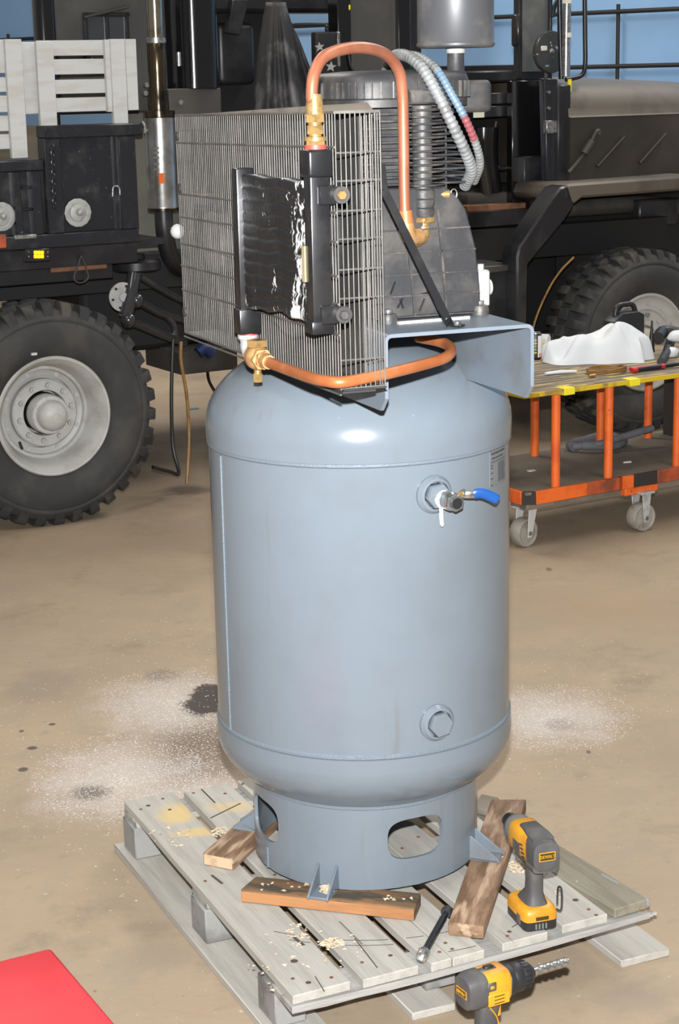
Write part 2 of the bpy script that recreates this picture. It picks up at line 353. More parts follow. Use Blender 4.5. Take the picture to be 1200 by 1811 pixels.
# ================================================================== THE SETTING
def W0(x, y, z=0): return FW.px(x, y, z=z)
def floor_material():
    m = bpy.data.materials.new('stained_concrete'); m.use_nodes = True; nt = m.node_tree; L = nt.links
    b = nt.nodes['Principled BSDF']; b.inputs['Roughness'].default_value = .72; b.inputs['Specular IOR Level'].default_value = .3
    g = nd(nt, 'ShaderNodeNewGeometry'); pos = g.outputs['Position']
    base = mixc(nt, ramp(nt, noise(nt, pos, .9, 6, .62), .35, .68), lin((170, 151, 128)), lin((155, 138, 117)))
    base = mixc(nt, ramp(nt, noise(nt, pos, 2.6, 7, .7), .52, .72, 0, .6), base, lin((128, 114, 98)))
    base = mixc(nt, ramp(nt, noise(nt, pos, 5, 6, .75, .4), .6, .74, 0, .35), base, lin((182, 166, 146)))
    base = mixc(nt, ramp(nt, noise(nt, pos, 55, 2, .5), .70, .76, 0, .8), base, lin((196, 186, 170)))
    base = mixc(nt, ramp(nt, noise(nt, pos, 38, 3, .5, .3), .72, .78, 0, .7), base, lin((104, 92, 80)))
    base = mixc(nt, ramp(nt, noise(nt, pos, 11, 6, .72, .5), .54, .68, 0, .4), base, lin((172, 144, 126)))
    base = mixc(nt, ramp(nt, noise(nt, pos, 16, 5, .7, .2), .56, .7, 0, .45), base, lin((142, 134, 114)))
    base = mixc(nt, ramp(nt, noise(nt, pos, 3.4, 6, .7, .8), .5, .66, 0, .4), base, lin((150, 138, 124)))
    nz = noise(nt, pos, 7, 6, .7); nf = noise(nt, pos, 120, 3, .6)
    def floor_patch(base, x, y, hw, hh, col, edge=.25, amt=.9, wob=.7, speck=0.0):
        c = W0(x, y); rx = abs(W0(x+hw, y)[0]-c[0]); ry = abs(W0(x, y-hh)[1]-W0(x, y+hh)[1])/2
        s = nd(nt, 'ShaderNodeVectorMath', op='SUBTRACT'); L.new(pos, s.inputs[0]); s.inputs[1].default_value = (c[0], c[1], 0)
        k = nd(nt, 'ShaderNodeVectorMath', op='MULTIPLY'); L.new(s.outputs[0], k.inputs[0]); k.inputs[1].default_value = (1/rx, 1/ry, 0)
        ln = nd(nt, 'ShaderNodeVectorMath', op='LENGTH'); L.new(k.outputs[0], ln.inputs[0])
        a = nd(nt, 'ShaderNodeMath', op='MULTIPLY_ADD'); L.new(nz, a.inputs[0]); a.inputs[1].default_value = wob*2; a.inputs[2].default_value = -wob
        t = nd(nt, 'ShaderNodeMath', op='ADD'); L.new(ln.outputs['Value'], t.inputs[0]); L.new(a.outputs[0], t.inputs[1])
        if speck:
            a2 = nd(nt, 'ShaderNodeMath', op='MULTIPLY_ADD'); L.new(nf, a2.inputs[0]); a2.inputs[1].default_value = speck*2; a2.inputs[2].default_value = -speck
            t2 = nd(nt, 'ShaderNodeMath', op='ADD'); L.new(t.outputs[0], t2.inputs[0]); L.new(a2.outputs[0], t2.inputs[1]); t = t2
        return mixc(nt, ramp(nt, t.outputs[0], 1-edge, 1+edge, amt, 0), base, lin(col))
    for s in [(345, 1330, 80, 55, (112, 98, 86), .5, .85, .9, .9), (120, 960, 260, 30, (150, 132, 108), .8, .5, 1, 0), (260, 850, 90, 60, (120, 106, 90), .6, .5, .8, 0),  # oil stains and powder, plus broad darker tones by rear tyre and cart
              (1100, 1080, 150, 40, (166, 142, 116), .8, .5, 1, 0), (65, 1215, 65, 28, (140, 128, 112), .5, .6, 1.2, .3), (285, 1195, 32, 12, (120, 108, 94), .5, .7, 1, .8),
              (1120, 1765, 70, 22, (150, 136, 120), .6, .7, 1, .3), (270, 1690, 60, 22, (152, 136, 120), .6, .6, 1.1, .3), (265, 1640, 40, 10, (140, 124, 108), .5, .5, 1, .3),
              (1000, 790, 240, 45, (120, 108, 94), .8, .45, .8, 0), (330, 867, 40, 8, (92, 80, 70), .6, .8, .6, 0),
              (300, 1245, 100, 42, (196, 188, 182), .7, .7, .9, .9), (215, 1378, 125, 52, (196, 188, 182), .7, .72, .9, .9), (375, 1400, 70, 22, (192, 182, 174), .7, .6, .8, .9), (965, 1270, 100, 38, (194, 187, 182), .7, .72, .9, .9),
              (160, 1402, 32, 12, (104, 96, 88), .5, .8, .8, 1.2), (992, 1282, 26, 11, (150, 138, 130), .5, .7, .8, 1.2),
              (374, 1238, 50, 26, (62, 54, 50), .12, .95, .9, .35),
              (57, 1323, 8, 3, (84, 74, 66), .3, .9, .4, 0), (41, 1361, 9, 4, (84, 74, 66), .3, .9, .4, 0), (38, 1293, 4, 2, (84, 74, 66), .3, .9, .3, 0), (92, 1281, 6, 2, (84, 74, 66), .3, .9, .3, 0), (970, 1007, 5, 3, (110, 92, 80), .3, .8, .3, 0), (1040, 1330, 4, 3, (96, 84, 70), .3, .8, .3, 0)]:
        base = floor_patch(base, *s)
    L.new(base, b.inputs['Base Color'])
    bp = nd(nt, 'ShaderNodeBump'); bp.inputs['Strength'].default_value = .25; bp.inputs['Distance'].default_value = .003
    L.new(noise(nt, pos, 45, 5, .7), bp.inputs['Height']); L.new(bp.outputs[0], b.inputs['Normal'])
    return m
fo = MB().box(-14, 14, -4, 24, -.2, 0).build('floor', floor_material(), smooth=False); fo['kind'] = 'structure'; fo['label'] = 'tan concrete shop floor with oil stains'
mt['wall_blue'] = M('blue_wall_paint', (140, 180, 222), .7, col2=(130, 170, 214), vs=.6)
mt['wall_beige'] = M('beige_lower_wall', (150, 142, 126), .8, col2=(130, 124, 112), vs=1.0)
_wd = np.array([2.5, -2.1]); _wd = _wd/np.linalg.norm(_wd)
FB = Fr((2.3, 12.55, 0), (_wd[0], _wd[1], 0), (-_wd[1], _wd[0], 0), (0, 0, 1))   # back wall: y axis points away from the camera
wb = MB(FB).box(-13, 7, .1, .3, 0, 5.2).build('wall_back', mt['wall_blue'], smooth=False); wb['kind'] = 'structure'; wb['label'] = 'blue painted back wall of the shop'
wl = FB.px(105, 222, b=.09)
tr = MB(FB).box(-13, 7, .085, .1, 0, wl[2]).build('trim_1', mt['wall_beige'], smooth=False); tr['kind'] = 'structure'; tr['label'] = 'beige lower part of the back wall'
# black pipe run on the blue wall
pr = root('wall_pipe_run', 'black pipe rails fixed on the blue back wall', 'pipe', Fr(FB.w((0, 0, 0)), *FB.A))
zu, zl_ = FB.px(1100, 20, b=.02)[2], FB.px(1100, 117, b=.02)[2]
for z in (zu, zl_): MB(FB).cyl((-8, .04, z), (4, .04, z), .016, n=10).build('rail_pipe', mt['rail'], pr)
s0 = FB.px(1088, 60, b=.02)[0]
for ds in (0, -3.2, -6.4): MB(FB).cyl((s0+ds, .05, zl_-.25), (s0+ds, .05, zu+.05), .014, n=10).build('upright_pipe', mt['rail'], pr)
# ================================================================== THE AIR COMPRESSOR
comp = root('air_compressor', 'large blue grey upright air compressor with black pump and belt guard', 'air compressor', FC)
RT_, RS = .3275, .255
ZB, ZT, HB, HT = .452, 1.104, .185, .188
def arc_prof(r, z0, h, t0, t1, n): return [(max(r*math.cos(R(t0+(t1-t0)*i/n)), 1e-5), z0+h*math.sin(R(t0+(t1-t0)*i/n))) for i in range(n+1)]
shell = MB(FA).lathe([(RT_, ZB-.002), (RT_, ZT+.004)], 96).build('tank_shell', mt['tank'], comp, smooth=True, ang=50)
top = MB(FA).lathe([(RT_-.004, ZT-.012), (.3315, ZT-.010), (.3325, ZT+.02)]+arc_prof(.3325, ZT+.024, HT, 2, 90, 22), 96).build('tank_head', mt['tank'], comp, label='domed top head of the blue grey tank')
bot = MB(FA).lathe(list(reversed([(RT_-.004, ZB+.012), (.331, ZB+.009), (.3325, ZB-.02)]+[(r, ZB-.02-(z-(ZB-.02))) for r, z in arc_prof(.3325, ZB-.02, HB-.02, 2, 90, 22)])), 96).build('tank_head', mt['tank'], comp, label='domed bottom head of the blue grey tank')
def ring(z, r, w, name, par, mat):
    return MB(FA).lathe([(r, z-w), (r+w*.6, z-w*.4), (r+w*.6, z+w*.4), (r, z+w)], 96, closed=True).build(name, mat, par)
ring(ZT-.014, RT_, .006, 'weld_bead', shell, mt['tank_weld'])
ring(ZB+.015, RT_, .006, 'weld_bead', shell, mt['tank_weld'])
def tpos(th, r, z): return (r*math.cos(R(th)), r*math.sin(R(th)), z)
def tfr(th, r, z):
    """frame on the tank wall: x tangent (to the right as seen), y up, z outward"""
    c, s = math.cos(R(th)), math.sin(R(th)); return Fr(FA.w((r*c, r*s, z)), (-s, c, 0), (0, 0, 1), (c, s, 0))
f = tfr(-153, RT_, .78); MB(f).tube([(0, -.31, .001), (0, .0, .0015), (0, .30, .001)], .0022, 8).build('weld_bead', mt['tank_weld'], shell)
# skirt with oval cut-outs
def skirt():
    mb = MB(FA); z0, z1 = .135, .345; holes = [-65, 25, 115, 205]; hw = 23; n = 48
    ro, ri = RS, RS-.007
    def outline(th):
        P = []
        for k in range(n):
            a = 2*math.pi*k/n; ca, sa = math.cos(a), math.sin(a)
            e = .62; P.append((th+15.2*abs(ca)**e*(1 if ca >= 0 else -1), .245+.046*abs(sa)**e*(1 if sa >= 0 else -1)))
        return P
    def rect(th, P):
        Q = []
        for x, z in P:
            dx, dz = (x-th), (z-.245); s = 1e9
            if abs(dx) > 1e-9: s = min(s, hw/abs(dx))
            if dz > 1e-9: s = min(s, (z1-.245)/dz)
            if dz < -1e-9: s = min(s, (.245-z0)/-dz)
            Q.append((th+dx*s, .245+dz*s))
        # snap corners
        for cx, cz in ((th-hw, z0), (th+hw, z0), (th-hw, z1), (th+hw, z1)):
            i = min(range(n), key=lambda i: ((Q[i][0]-cx)/30)**2+((Q[i][1]-cz)/.1)**2); Q[i] = (cx, cz)
        return Q
    for th in holes:
        P = outline(th); Q = rect(th, P)
        NR = 5; ringp_ = [[(p[0]+(q[0]-p[0])*i/NR, p[1]+(q[1]-p[1])*i/NR) for p, q in zip(P, Q)] for i in range(NR+1)]
        V = [tpos(x, r_, z) for r_ in (ro, ri) for rg in ringp_ for x, z in rg]; B = (NR+1)*n
        F = []
        for k in range(n):
            j = (k+1) % n
            for i in range(NR):
                a, b = i*n, (i+1)*n; F += [(a+k, a+j, b+j, b+k), (B+a+k, B+b+k, B+b+j, B+a+j)]
            F += [(k, B+k, B+j, j), (NR*n+k, NR*n+j, B+NR*n+j, B+NR*n+k)] if abs(Q[k][1]-Q[j][1]) < 1e-6 else [(k, B+k, B+j, j)]
        mb.add(V, F)
        t0, t1 = th+hw, th+90-hw; m = 8
        V = []; F = []
        for i in range(m+1):
            t = t0+(t1-t0)*i/m
            V += [tpos(t, ro, z0), tpos(t, ro, z1), tpos(t, ri, z0), tpos(t, ri, z1)]
        for i in range(m):
            a, b = i*4, i*4+4; F += [(a, b, b+1, a+1), (a+2, a+3, b+3, b+2), (a, a+2, b+2, b), (a+1, b+1, b+3, a+3)]
        mb.add(V, F)
    return mb
sk = skirt().build('skirt', mt['tank'], comp, ang=40)
MB(FA).lathe([(RS-.002, .338), (RS+.005, .333), (RS+.004, .322), (RS-.002, .318)], 96, closed=True).build('weld_bead', mt['tank_weld'], sk)
f = tfr(-150, RS, .2); MB(f).tube([(0, -.064, 0), (0, -.03, .0), (0, -.015, 0)], .0035, 8).build('weld_bead', mt['tank_weld'], sk)
for th in (-110, -20, 70, 160):
    f = tfr(th, RS-.002, .135); foot = MB(f)
    foot.box(-.024, .024, .0, .006, 0, .066)
    g = [(0.0, .0), (.070, .0), (.070, .008), (.052, .020), (.004, .056), (0, .056)]
    for sx in (-.024, .019): foot.prism([(p[1], p[0]) for p in g], 0, sx, sx+.005)
    foot.build('anchor_foot', mt['tank_dirt'], sk, bevel=.0012)
# threaded ports with weld collars and hexagons
def port(th, z, plug):
    f = tfr(th, RT_, z)
    p = MB(f).lathe([(.040, -.006), (.040, .004), (.034, .012), (.029, .014), (.029, .0)], 36).build('port_collar', mt['tank'], shell, ang=30)
    hx = [(.0265*math.cos(R(60*k+8)), .0265*math.sin(R(60*k+8))) for k in range(6)]
    MB(f).prism(hx, 2, .002, .026).build('hex_plug' if plug else 'hex_bushing', mt['tank'], shell, bevel=.0012)
    return f
port(-63, .530, True)
f = port(-63.4, 1.021, False)
# ball valve in the upper port
bx, by = .006, -.004
bv = MB(f).lathe([(.016, .02), (.016, .034), (.013, .036), (.013, .040)], 18, c=(bx, by, 0)).lathe([(.015, .04), (.0195, .046), (.0195, .062), (.015, .068)], 22, c=(bx, by, 0)).build('ball_valve', mt['steel'], comp, ang=30)
hx = lambda r, o=0: [(bx+r*math.cos(R(60*k+o)), by+r*math.sin(R(60*k+o))) for k in range(6)]
MB(f).prism(hx(.0175, 20), 2, .066, .084).build('hex_end', mt['steel'], bv, bevel=.001)
MB(f).cyl((bx, by, .080), (bx, by, .0848), .0115, .0115, 18).build('bore', mt['deep'], bv)
MB(f).cyl((bx+.010, by+.004, .054), (bx+.032, by+.012, .054), .0065, .0065, 14).build('stem', mt['brass'], bv)
MB(f).cyl((bx+.029, by+.011, .054), (bx+.036, by+.013, .054), .0085, .0085, 6).build('stem_nut', mt['steel'], bv)
lv = spline([(.034, .007, .056), (.045, .006, .062), (.058, .006, .066)], 4)
MB(f).tube(lv, [.0085]*len(lv), 8, flat=.35).build('lever', mt['steel'], bv)
lv = spline([(.055, .006, .066), (.070, .007, .070), (.088, .0, .074), (.105, -.010, .078)], 5)
MB(f).tube(lv, [.0085]+[.0105]*(len(lv)-2)+[.0085], 10, flat=.42).build('lever_grip', mt['blue'], bv, label='blue vinyl lever grip')
tp = spline([(bx-.016, by+.004, .030), (bx-.014, by-.008, .034), (bx-.009, by-.017, .034), (bx-.006, by-.03, .030), (bx-.005, by-.046, .029), (bx-.002, by-.058, .028)], 5)
MB(f).tube(tp, [.004, .005, .006, .006, .006]+[.0045]*(len(tp)-7)+[.003, .002], 8, flat=.6).build('thread_tape', mt['tape'], bv, label='white thread sealing tape hanging loose')
MB(f).lathe([(.0162, .027), (.0176, .029), (.0176, .033), (.0162, .035)], 18, c=(bx, by, 0), closed=True).build('thread_tape', mt['tape'], bv)
# data plate, printed
def curved(th0, th1, z0, z1, r, name, mat, par, n=10):
    G = [[tpos(th0+(th1-th0)*i/n, r, z) for i in range(n+1)] for z in (z0, z1)]
    H = [[tpos(th0+(th1-th0)*i/n, r-.0012, z) for i in range(n+1)] for z in (z0, z1)]
    mb = MB(FA); k = n+1
    V = G[0]+G[1]+H[0]+H[1]; F = []
    for i in range(n):
        F += [(i, i+1, k+i+1, k+i), (2*k+i, 3*k+i, 3*k+i+1, 2*k+i+1), (i, 2*k+i, 2*k+i+1, i+1), (k+i, k+i+1, 3*k+i+1, 3*k+i)]
    F += [(0, k, 3*k, 2*k), (n, 2*k+n, 3*k+n, k+n)]
    mb.add(V, F); return mb.build(name, mat, par, ang=60)
dp = curved(-34.7, -19.5, 1.008, 1.084, RT_+.0012, 'data_plate', mt['plate'], shell)
z = 1.078
pm = MB(FA)
def pr_(th0, th1, z0, z1):
    n = 4; r = RT_+.0016
    pm.grid([[tpos(th0+(th1-th0)*i/n, r, z_) for i in range(n+1)] for z_ in (z0, z1)])
random.seed(3)
def words(a, b, z, h):
    t = a
    while t < b:
        w = random.uniform(.5, 1.5); pr_(t, min(t+w, b), z-h, z); t += w+.3
words(-33.8, -21.5, 1.080, .0042); words(-33.4, -23.5, 1.0695, .0032); pr_(-34.2, -21, 1.0610, 1.0618); pr_(-34.2, -21, 1.0585, 1.0593)
for i in range(12): words(-28.2, -20.6-random.uniform(0, 1.5), 1.0545-i*.0035, .0018)
for z in (1.0545, 1.049, 1.0385, 1.0265, 1.0125): words(-34.2, -32.4, z, .0024)
pm.build('plate_print', mt['print'], dp, smooth=False)
# ---------------- platform: bent steel channel welded on the dome
def platform():
    mb = MB(FU); a0, a1, zt, th, r = -.0878, .2378, 1.36, .0075, .016
    def path(off, zb):
        A0, A1, Z, rr = a0+off, a1-off, zt-off, max(r-off, .004)
        P = [(A0, zb)]
        for k in range(6): t = R(180-90*k/5); P.append((A0+rr+rr*math.cos(t), Z-rr+rr*math.sin(t)))
        for k in range(6): t = R(90-90*k/5); P.append((A1-rr+rr*math.cos(t), Z-rr+rr*math.sin(t)))
        P.append((A1, zb)); return P
    L = []
    for b, zb in ((-.368, 1.233), (-.343, 1.206), (.30, 1.200), (.36, 1.24)):
        o, i = path(0, zb), path(th, zb)
        L.append([(p, b, q) for p, q in o]+[(p, b, q) for p, q in reversed(i)])
    mb.loft(L); return mb
MB_plat = platform().build('platform', mt['tank_dirt'], comp, ang=40, label='bent blue grey steel mounting platform')
for a, b in ((-.0168, -.2174), (.2063, -.1807)):
    g = MB(FU).lathe([(.019, 1.359), (.0195, 1.372), (.017, 1.379), (.009, 1.381)], 20, c=(a, b, 0)).build('vibration_mount', mt['cast'], MB_plat)
    MB(FU).prism([(a+.010*math.cos(R(60*k)), b+.010*math.sin(R(60*k))) for k in range(6)], 2, 1.380, 1.389).build('bolt', mt['zinc'], MB_plat, bevel=.001)
p0, p1 = FU.px(703, 571, z=1.363), FU.px(829, 561, z=1.363)
MB(FU).bar(p0, p1, .009, .006).build('shim_strip', mt['offwhite'], MB_plat)
# ---------------- pump
ck = MB(FU).prism([(-.035, 1.366), (.205, 1.366), (.203, 1.42), (.194, 1.50), (.172, 1.58), (.150, 1.61), (.125, 1.628), (-.035, 1.628)], 1, -.19, .13).build('crankcase', mt['cast_dust'], comp, bevel=.004)
hz = [FU.px(835, y, b=-.19)[2] for y in (400.6, 439.6, 478.6, 515.4, 552)]
def aright(z): return np.interp(z, [1.366, 1.42, 1.50, 1.58, 1.61], [.205, .203, .194, .172, .150])
for z in hz: MB(FU).box(-.033, aright(z)-.003, -.1945, -.189, z-.0016, z+.0016).build('casting_rib', mt['cast'], ck)
for (xa, ya), (xb, yb) in (((773, 370), (780, 440)), ((780, 440), (789, 552)), ((722, 440), (733, 558))):
    A_, B_ = FU.px(xa, ya, b=-.192), FU.px(xb, yb, b=-.192); MB(FU).bar(A_, B_, .0045, .005, up=(0, 1, 0)).build('casting_rib', mt['cast'], ck)
# raised foundry marks on the lowest panels
for x, y, dx, dy in ((690, 520, 8, -22), (702, 545, 10, -18), (712, 545, -5, -16), (741, 550, 9, -22), (745, 521, 18, -6)):
    A_, B_ = FU.px(x, y, b=-.191), FU.px(x+dx, y+dy, b=-.191); MB(FU).bar(A_, B_, .004, .003, up=(0, 1, 0)).build('foundry_mark', mt['black'], ck)
brl = MB(FU).prism([(.0, -.11), (.165, -.11), (.175, -.08), (.175, .09), (0, .10)], 2, 1.62, 1.79).build('cylinder_barrel', mt['cast_dust'], comp)
for i in range(12):
    z = 1.632+i*.0142; ar = np.interp(z, [1.617, 1.66, 1.736, 1.775, 1.8], [.250, .238, .210, .188, .18])
    MB(FU).prism([(-.03, -.135), (ar-.05, -.135), (ar-.012, -.115), (ar, -.06), (ar, .08), (ar-.03, .11), (-.03, .11)], 2, z-.0022, z+.0022).build('cooling_fin', mt['cast'], brl, bevel=.0012)
cc, cb = .080, -.178
col_ = MB(FU).lathe([(.020, 1.600), (.0205, 1.70), (.0205, 1.79)], 24, c=(cc, cb, 0)).build('discharge_column', mt['cast'], comp)
MB(FU).lathe([(.019, 1.566), (.023, 1.572), (.024, 1.585), (.0215, 1.586), (.0235, 1.588), (.0245, 1.603), (.022, 1.604), (.024, 1.606), (.0245, 1.622), (.020, 1.626)], 24, c=(cc, cb, 0)).build('column_boot', mt['cast'], col_)
for i in range(12):
    z = 1.632+i*.0136
    MB(FU).prism([(.049, -.205), (.095, -.210), (.108, -.200), (.131, -.178), (.131, -.150), (.049, -.150)], 2, z-.002, z+.002).build('cooling_fin', mt['cast'], col_, bevel=.001)
MB(FU).box(.046, .106, -.205, -.12, 1.793, 1.822).build('column_flange', mt['cast'], col_, bevel=.004)
MB(FU).cyl((.03, -.17, 1.812), (.046, -.19, 1.812), .008, n=12).build('bolt', mt['cast'], col_)
hxn = lambda a, b, r: [(a+r*math.cos(R(60*k+12)), b+r*math.sin(R(60*k+12))) for k in range(6)]
MB(FU).prism(hxn(cc, cb, .0265), 2, 1.557, 1.568).build('brass_nut', mt['brass'], col_, bevel=.0015)
el = spline([(cc, cb, 1.562), (cc, cb, 1.548), (cc-.002, cb-.002, 1.535), (cc-.012, cb-.008, 1.526), (cc-.026, cb-.018, 1.524), (cc-.036, cb-.026, 1.526)], 5)
MB(FU).tube(el, [.0135]*5+[.0155]*(len(el)-5), 14).build('brass_elbow', mt['brass'], col_)
dv = MB(FU).cyl((.105, -.178, 1.612), (.135, -.186, 1.612), .009, n=10).build('relief_valve', mt['brass'], col_)
ringp = [(.143+.001, -.188+.0085*math.cos(t), 1.603+.011*math.sin(t)) for t in np.linspace(0, 2*math.pi, 20, endpoint=False)]
rp = FU.px(802, 343, b=-.188)
MB(FU).tube([(rp[0]+.007*math.cos(t), -.188, rp[2]+.010*math.sin(t)) for t in np.linspace(0, 2*math.pi, 18, endpoint=False)], .0014, 6, closed=True).build('pull_ring', mt['steel'], dv)
# head: rounded ribbed lid
def sup(a, b, ra, rb, z, n=44, e=.55):
    P = []
    for k in range(n):
        t = 2*math.pi*k/n; c, s = math.cos(t), math.sin(t)
        P.append((a+ra*abs(c)**e*(1 if c >= 0 else -1), b+rb*abs(s)**e*(1 if s >= 0 else -1), z))
    return P
ha, hb_, ra, rb = .075, -.02, .148, .150
hd = MB(FU).loft([sup(ha, hb_, ra*.97, rb*.97, 1.788), sup(ha, hb_, ra*.97, rb*.97, 1.803), sup(ha, hb_, ra, rb, 1.806), sup(ha, hb_, ra, rb, 1.835), sup(ha, hb_, ra*.97, rb*.97, 1.848), sup(ha, hb_, ra*.88, rb*.88, 1.857), sup(ha, hb_, ra*.6, rb*.6, 1.861), sup(ha, hb_, .01, .01, 1.862)]).build('cylinder_head', mt['cast_dust'], comp, ang=50)
out = sup(ha, hb_, ra+.0015, rb+.0015, 0, 120)
for k in range(60, 108, 3):
    p = out[k]; MB(FU).bar((p[0], p[1], 1.806), (p[0], p[1], 1.838), .0028, .008, up=(p[0]-ha, p[1]-hb_, 0)).build('cooling_rib', mt['cast'], hd)
MB(FU).box(.196, .274, -.105, .04, 1.772, 1.838).build('valve_chest', mt['cast_dust'], hd, bevel=.012, seg=3)
pp = FU.px(822, 160, b=-.106); MB(FU).cyl((pp[0], -.103, pp[2]), (pp[0], -.112, pp[2]), .010, .009, 12).build('brass_plug', mt['bronze'], hd)
# intake pipe and filter canister
fa, fb = .237, .0
it = MB(FU).lathe([(.026, 1.835), (.024, 1.85), (.0185, 1.858), (.0178, 1.90)], 24, c=(fa, fb, 0)).build('intake_pipe', mt['cast_dust'], comp, label='short grey air intake pipe')
MB(FU).lathe([(.0195, 1.894), (.0205, 1.897), (.0205, 1.911), (.0195, 1.914)], 24, c=(fa, fb, 0)).build('pipe_collar', mt['offwhite'], it)
MB(FU).lathe([(.02, 1.908), (.078, 1.905), (.083, 1.909), (.0835, 1.914), (.0815, 1.917), (.0815, 2.08), (.0835, 2.083), (.083, 2.092), (.07, 2.10), (.02, 2.104)], 48, c=(fa, fb, 0)).build('filter_canister', mt['filter'], comp, label='dark grey cylindrical intake filter canister')
# pressure gauge block right of the crankcase
g1 = FU.px(851, 505, b=-.10)
gb = MB(FU).box(g1[0]-.012, g1[0]+.014, -.115, -.085, g1[2]-.044, g1[2]+.034).build('pressure_switch', mt['offwhite'], comp, bevel=.004, label='white pressure switch beside the crankcase')
MB(FU).cyl((g1[0]-.002, -.10, g1[2]+.034), (g1[0]-.002, -.10, g1[2]+.046), .007, n=12).build('cap', mt['offwhite'], gb)
MB(FU).cyl((g1[0]+.014, -.10, g1[2]-.004), (g1[0]+.019, -.10, g1[2]-.004), .017, n=20).build('gauge_dial', mt['offwhite'], gb)
MB(FU).cyl((g1[0]-.016, -.10, g1[2]-.05), (g1[0]-.012, -.10, g1[2]-.02), .009, n=10).build('brass_fitting', mt['brass'], gb)
# flexible conduits over the head
def flex(px, bs, r, name, mats, breaks, n=26):
    P = [FU.px(x, y, b=b) for (x, y), b in zip(px, bs)]
    S = spline(P, n); N = len(S); prev = 0
    for e_, m_ in zip(list(breaks)+[1.0], mats):
        k = min(N-1, int(e_*(N-1))); seg = S[prev:k+1]
        MB(FU).tube(seg, [r*(1.0 if (i//2) % 2 == 0 else .86) for i in range(len(seg))], 10).build(name, m_, comp, ang=60); prev = k
flex([(683, 128), (690, 105), (712, 97), (742, 116), (770, 160), (797, 215), (822, 268), (833, 302), (822, 328)], [.05, .0, -.08, -.17, -.21, -.215, -.19, -.16, -.10], .0125, 'flexible_conduit', [mt['conduit']], [])
flex([(705, 96), (740, 100), (772, 124), (797, 165), (822, 210), (842, 258), (848, 292), (838, 322)], [0, -.10, -.18, -.22, -.225, -.20, -.17, -.10], .0088, 'flexible_conduit', [mt['conduit'], mt['conduit_blue'], mt['conduit_red'], mt['conduit']], [.30, .56, .68])
# brace bar from guard to platform
sb = [FU.px(673, 290, b=-.34), FU.px(678, 335, b=-.34), FU.px(789, 562, b=-.335), FU.px(795, 574, z=1.364), FU.px(818, 576, z=1.364)]
st = MB(FU); w = np.array([0, .0, 1.0])
for i in range(4): st.bar(sb[i], sb[i+1], .0165, .005, up=(0, 1, 0) if i < 2 else (0, .0, 1) if i == 3 else (0, 1, .4))
brc = st.build('brace_bar', mt['black'], comp, bevel=.001)
bb = sb[4]; MB(FU).prism([(bb[0]-.012+.007*math.cos(R(60*k)), bb[1]+.007*math.sin(R(60*k))) for k in range(6)], 2, 1.365, 1.374).build('bolt', mt['zinc'], brc, bevel=.001)
# ---------------- belt guard: wire cage with sheet back
GA0, GA1, GB0, GB1, GZ0, GZ1 = -.222, -.134, -.482, .56, 1.280, 1.787
_t = .0155; _A = np.array([FU.A[0], FU.A[1]*math.cos(_t)-FU.A[2]*math.sin(_t), FU.A[2]*math.cos(_t)+FU.A[1]*math.sin(_t)])
FG = Fr(FU.w((0, GB0, GZ0))-FU.k*(np.array((0, GB0, GZ0)) @ _A), *_A, FU.k)      # the guard leans slightly
bg = MB(FG).box(GA1-.004, GA1-.001, GB0+.10, GB1, GZ0, GZ1-.002).build('belt_guard', mt['guard_sheet'], comp, label='dusty grey wire belt guard')
MB(FG).box(GA0, GA1, GB0, GB1, GZ1-.002, GZ1+.001).build('top_sheet', mt['dust_top'], bg)
MB(FG).hexa([(GA0+.012, -.40, GZ1-.004), (-.108, -.40, GZ1-.004), (-.108, .46, GZ1-.004), (GA0+.012, .46, GZ1-.004)], [(GA0+.012, -.34, GZ1+.013), (-.108, -.36, GZ1+.016), (-.108, .44, GZ1+.003), (GA0+.012, .44, GZ1+.002)]).build('motor_cover', mt['dust_top'], bg)
MB(FG).box(GA0, GA1, GB0-.01, GB1, GZ0-.002, GZ0).build('bottom_sheet', mt['guard_sheet'], bg)
wr = .0013
v0 = MB(FG).cyl((0, 0, GZ0), (0, 0, GZ1), wr, n=6).build('guard_wire', mt['wire'], bg)
c0 = WM[v0.name].translation; first = True
zc = (GZ0+GZ1)/2
def wire_at(a, b):
    global first
    mw = FG.M @ Matrix.Translation(Vector((a, b, zc))*FG.k)
    if first: put(v0, mw, bg); first = False
    else: copy_at(v0, mw, bg)
NL = 74
for i in range(NL): wire_at(GA0, GB0+(GB1-GB0)*(i/(NL-1)))
for i in range(1, 10): wire_at(GA0+(GA1-GA0)*i/9, GB0)
for i in range(1, 8): wire_at(GA1, GB0+.013*i)
for y in (240, 330, 370, 417, 455, 497, 578):
    z = FU.px(316, y, a=GA0)[2]; z2 = FU.px(470, y+(20 if y > 400 else 8), a=GA0)[2]
    MB(FG).cyl((GA0-.002, GB0, z), (GA0-.002, GB1, z), .0022, n=6).build('cross_wire', mt['wire'], bg)
for y in (270, 320, 373, 423, 477, 528, 637):
    z = FU.px(620, y, b=GB0)[2]
    MB(FG).cyl((GA0, GB0+.003, z), (GA1, GB0+.003, z), .0018, n=6).build('cross_wire', mt['wire'], bg)
for z in (GZ1, GZ0):
    MB(FG).tube([(GA0, GB1, z), (GA0, GB0, z), (GA1, GB0, z)], .003, 6).build('frame_wire', mt['wire'], bg)
for b, zz in ((.555, 1.74), (.555, 1.62), (.555, 1.33)): MB(FG).cyl((GA0-.006, b-.01, zz), (GA0-.001, b-.01, zz), .011, n=10).build('guard_clip', mt['guard_sheet'], bg)
g2 = FU.px(311, 398, a=GA0); MB(FG).ball((GA0+.01, g2[1]+.02, g2[2]), .018, 12).build('white_knob', mt['offwhite'], bg)
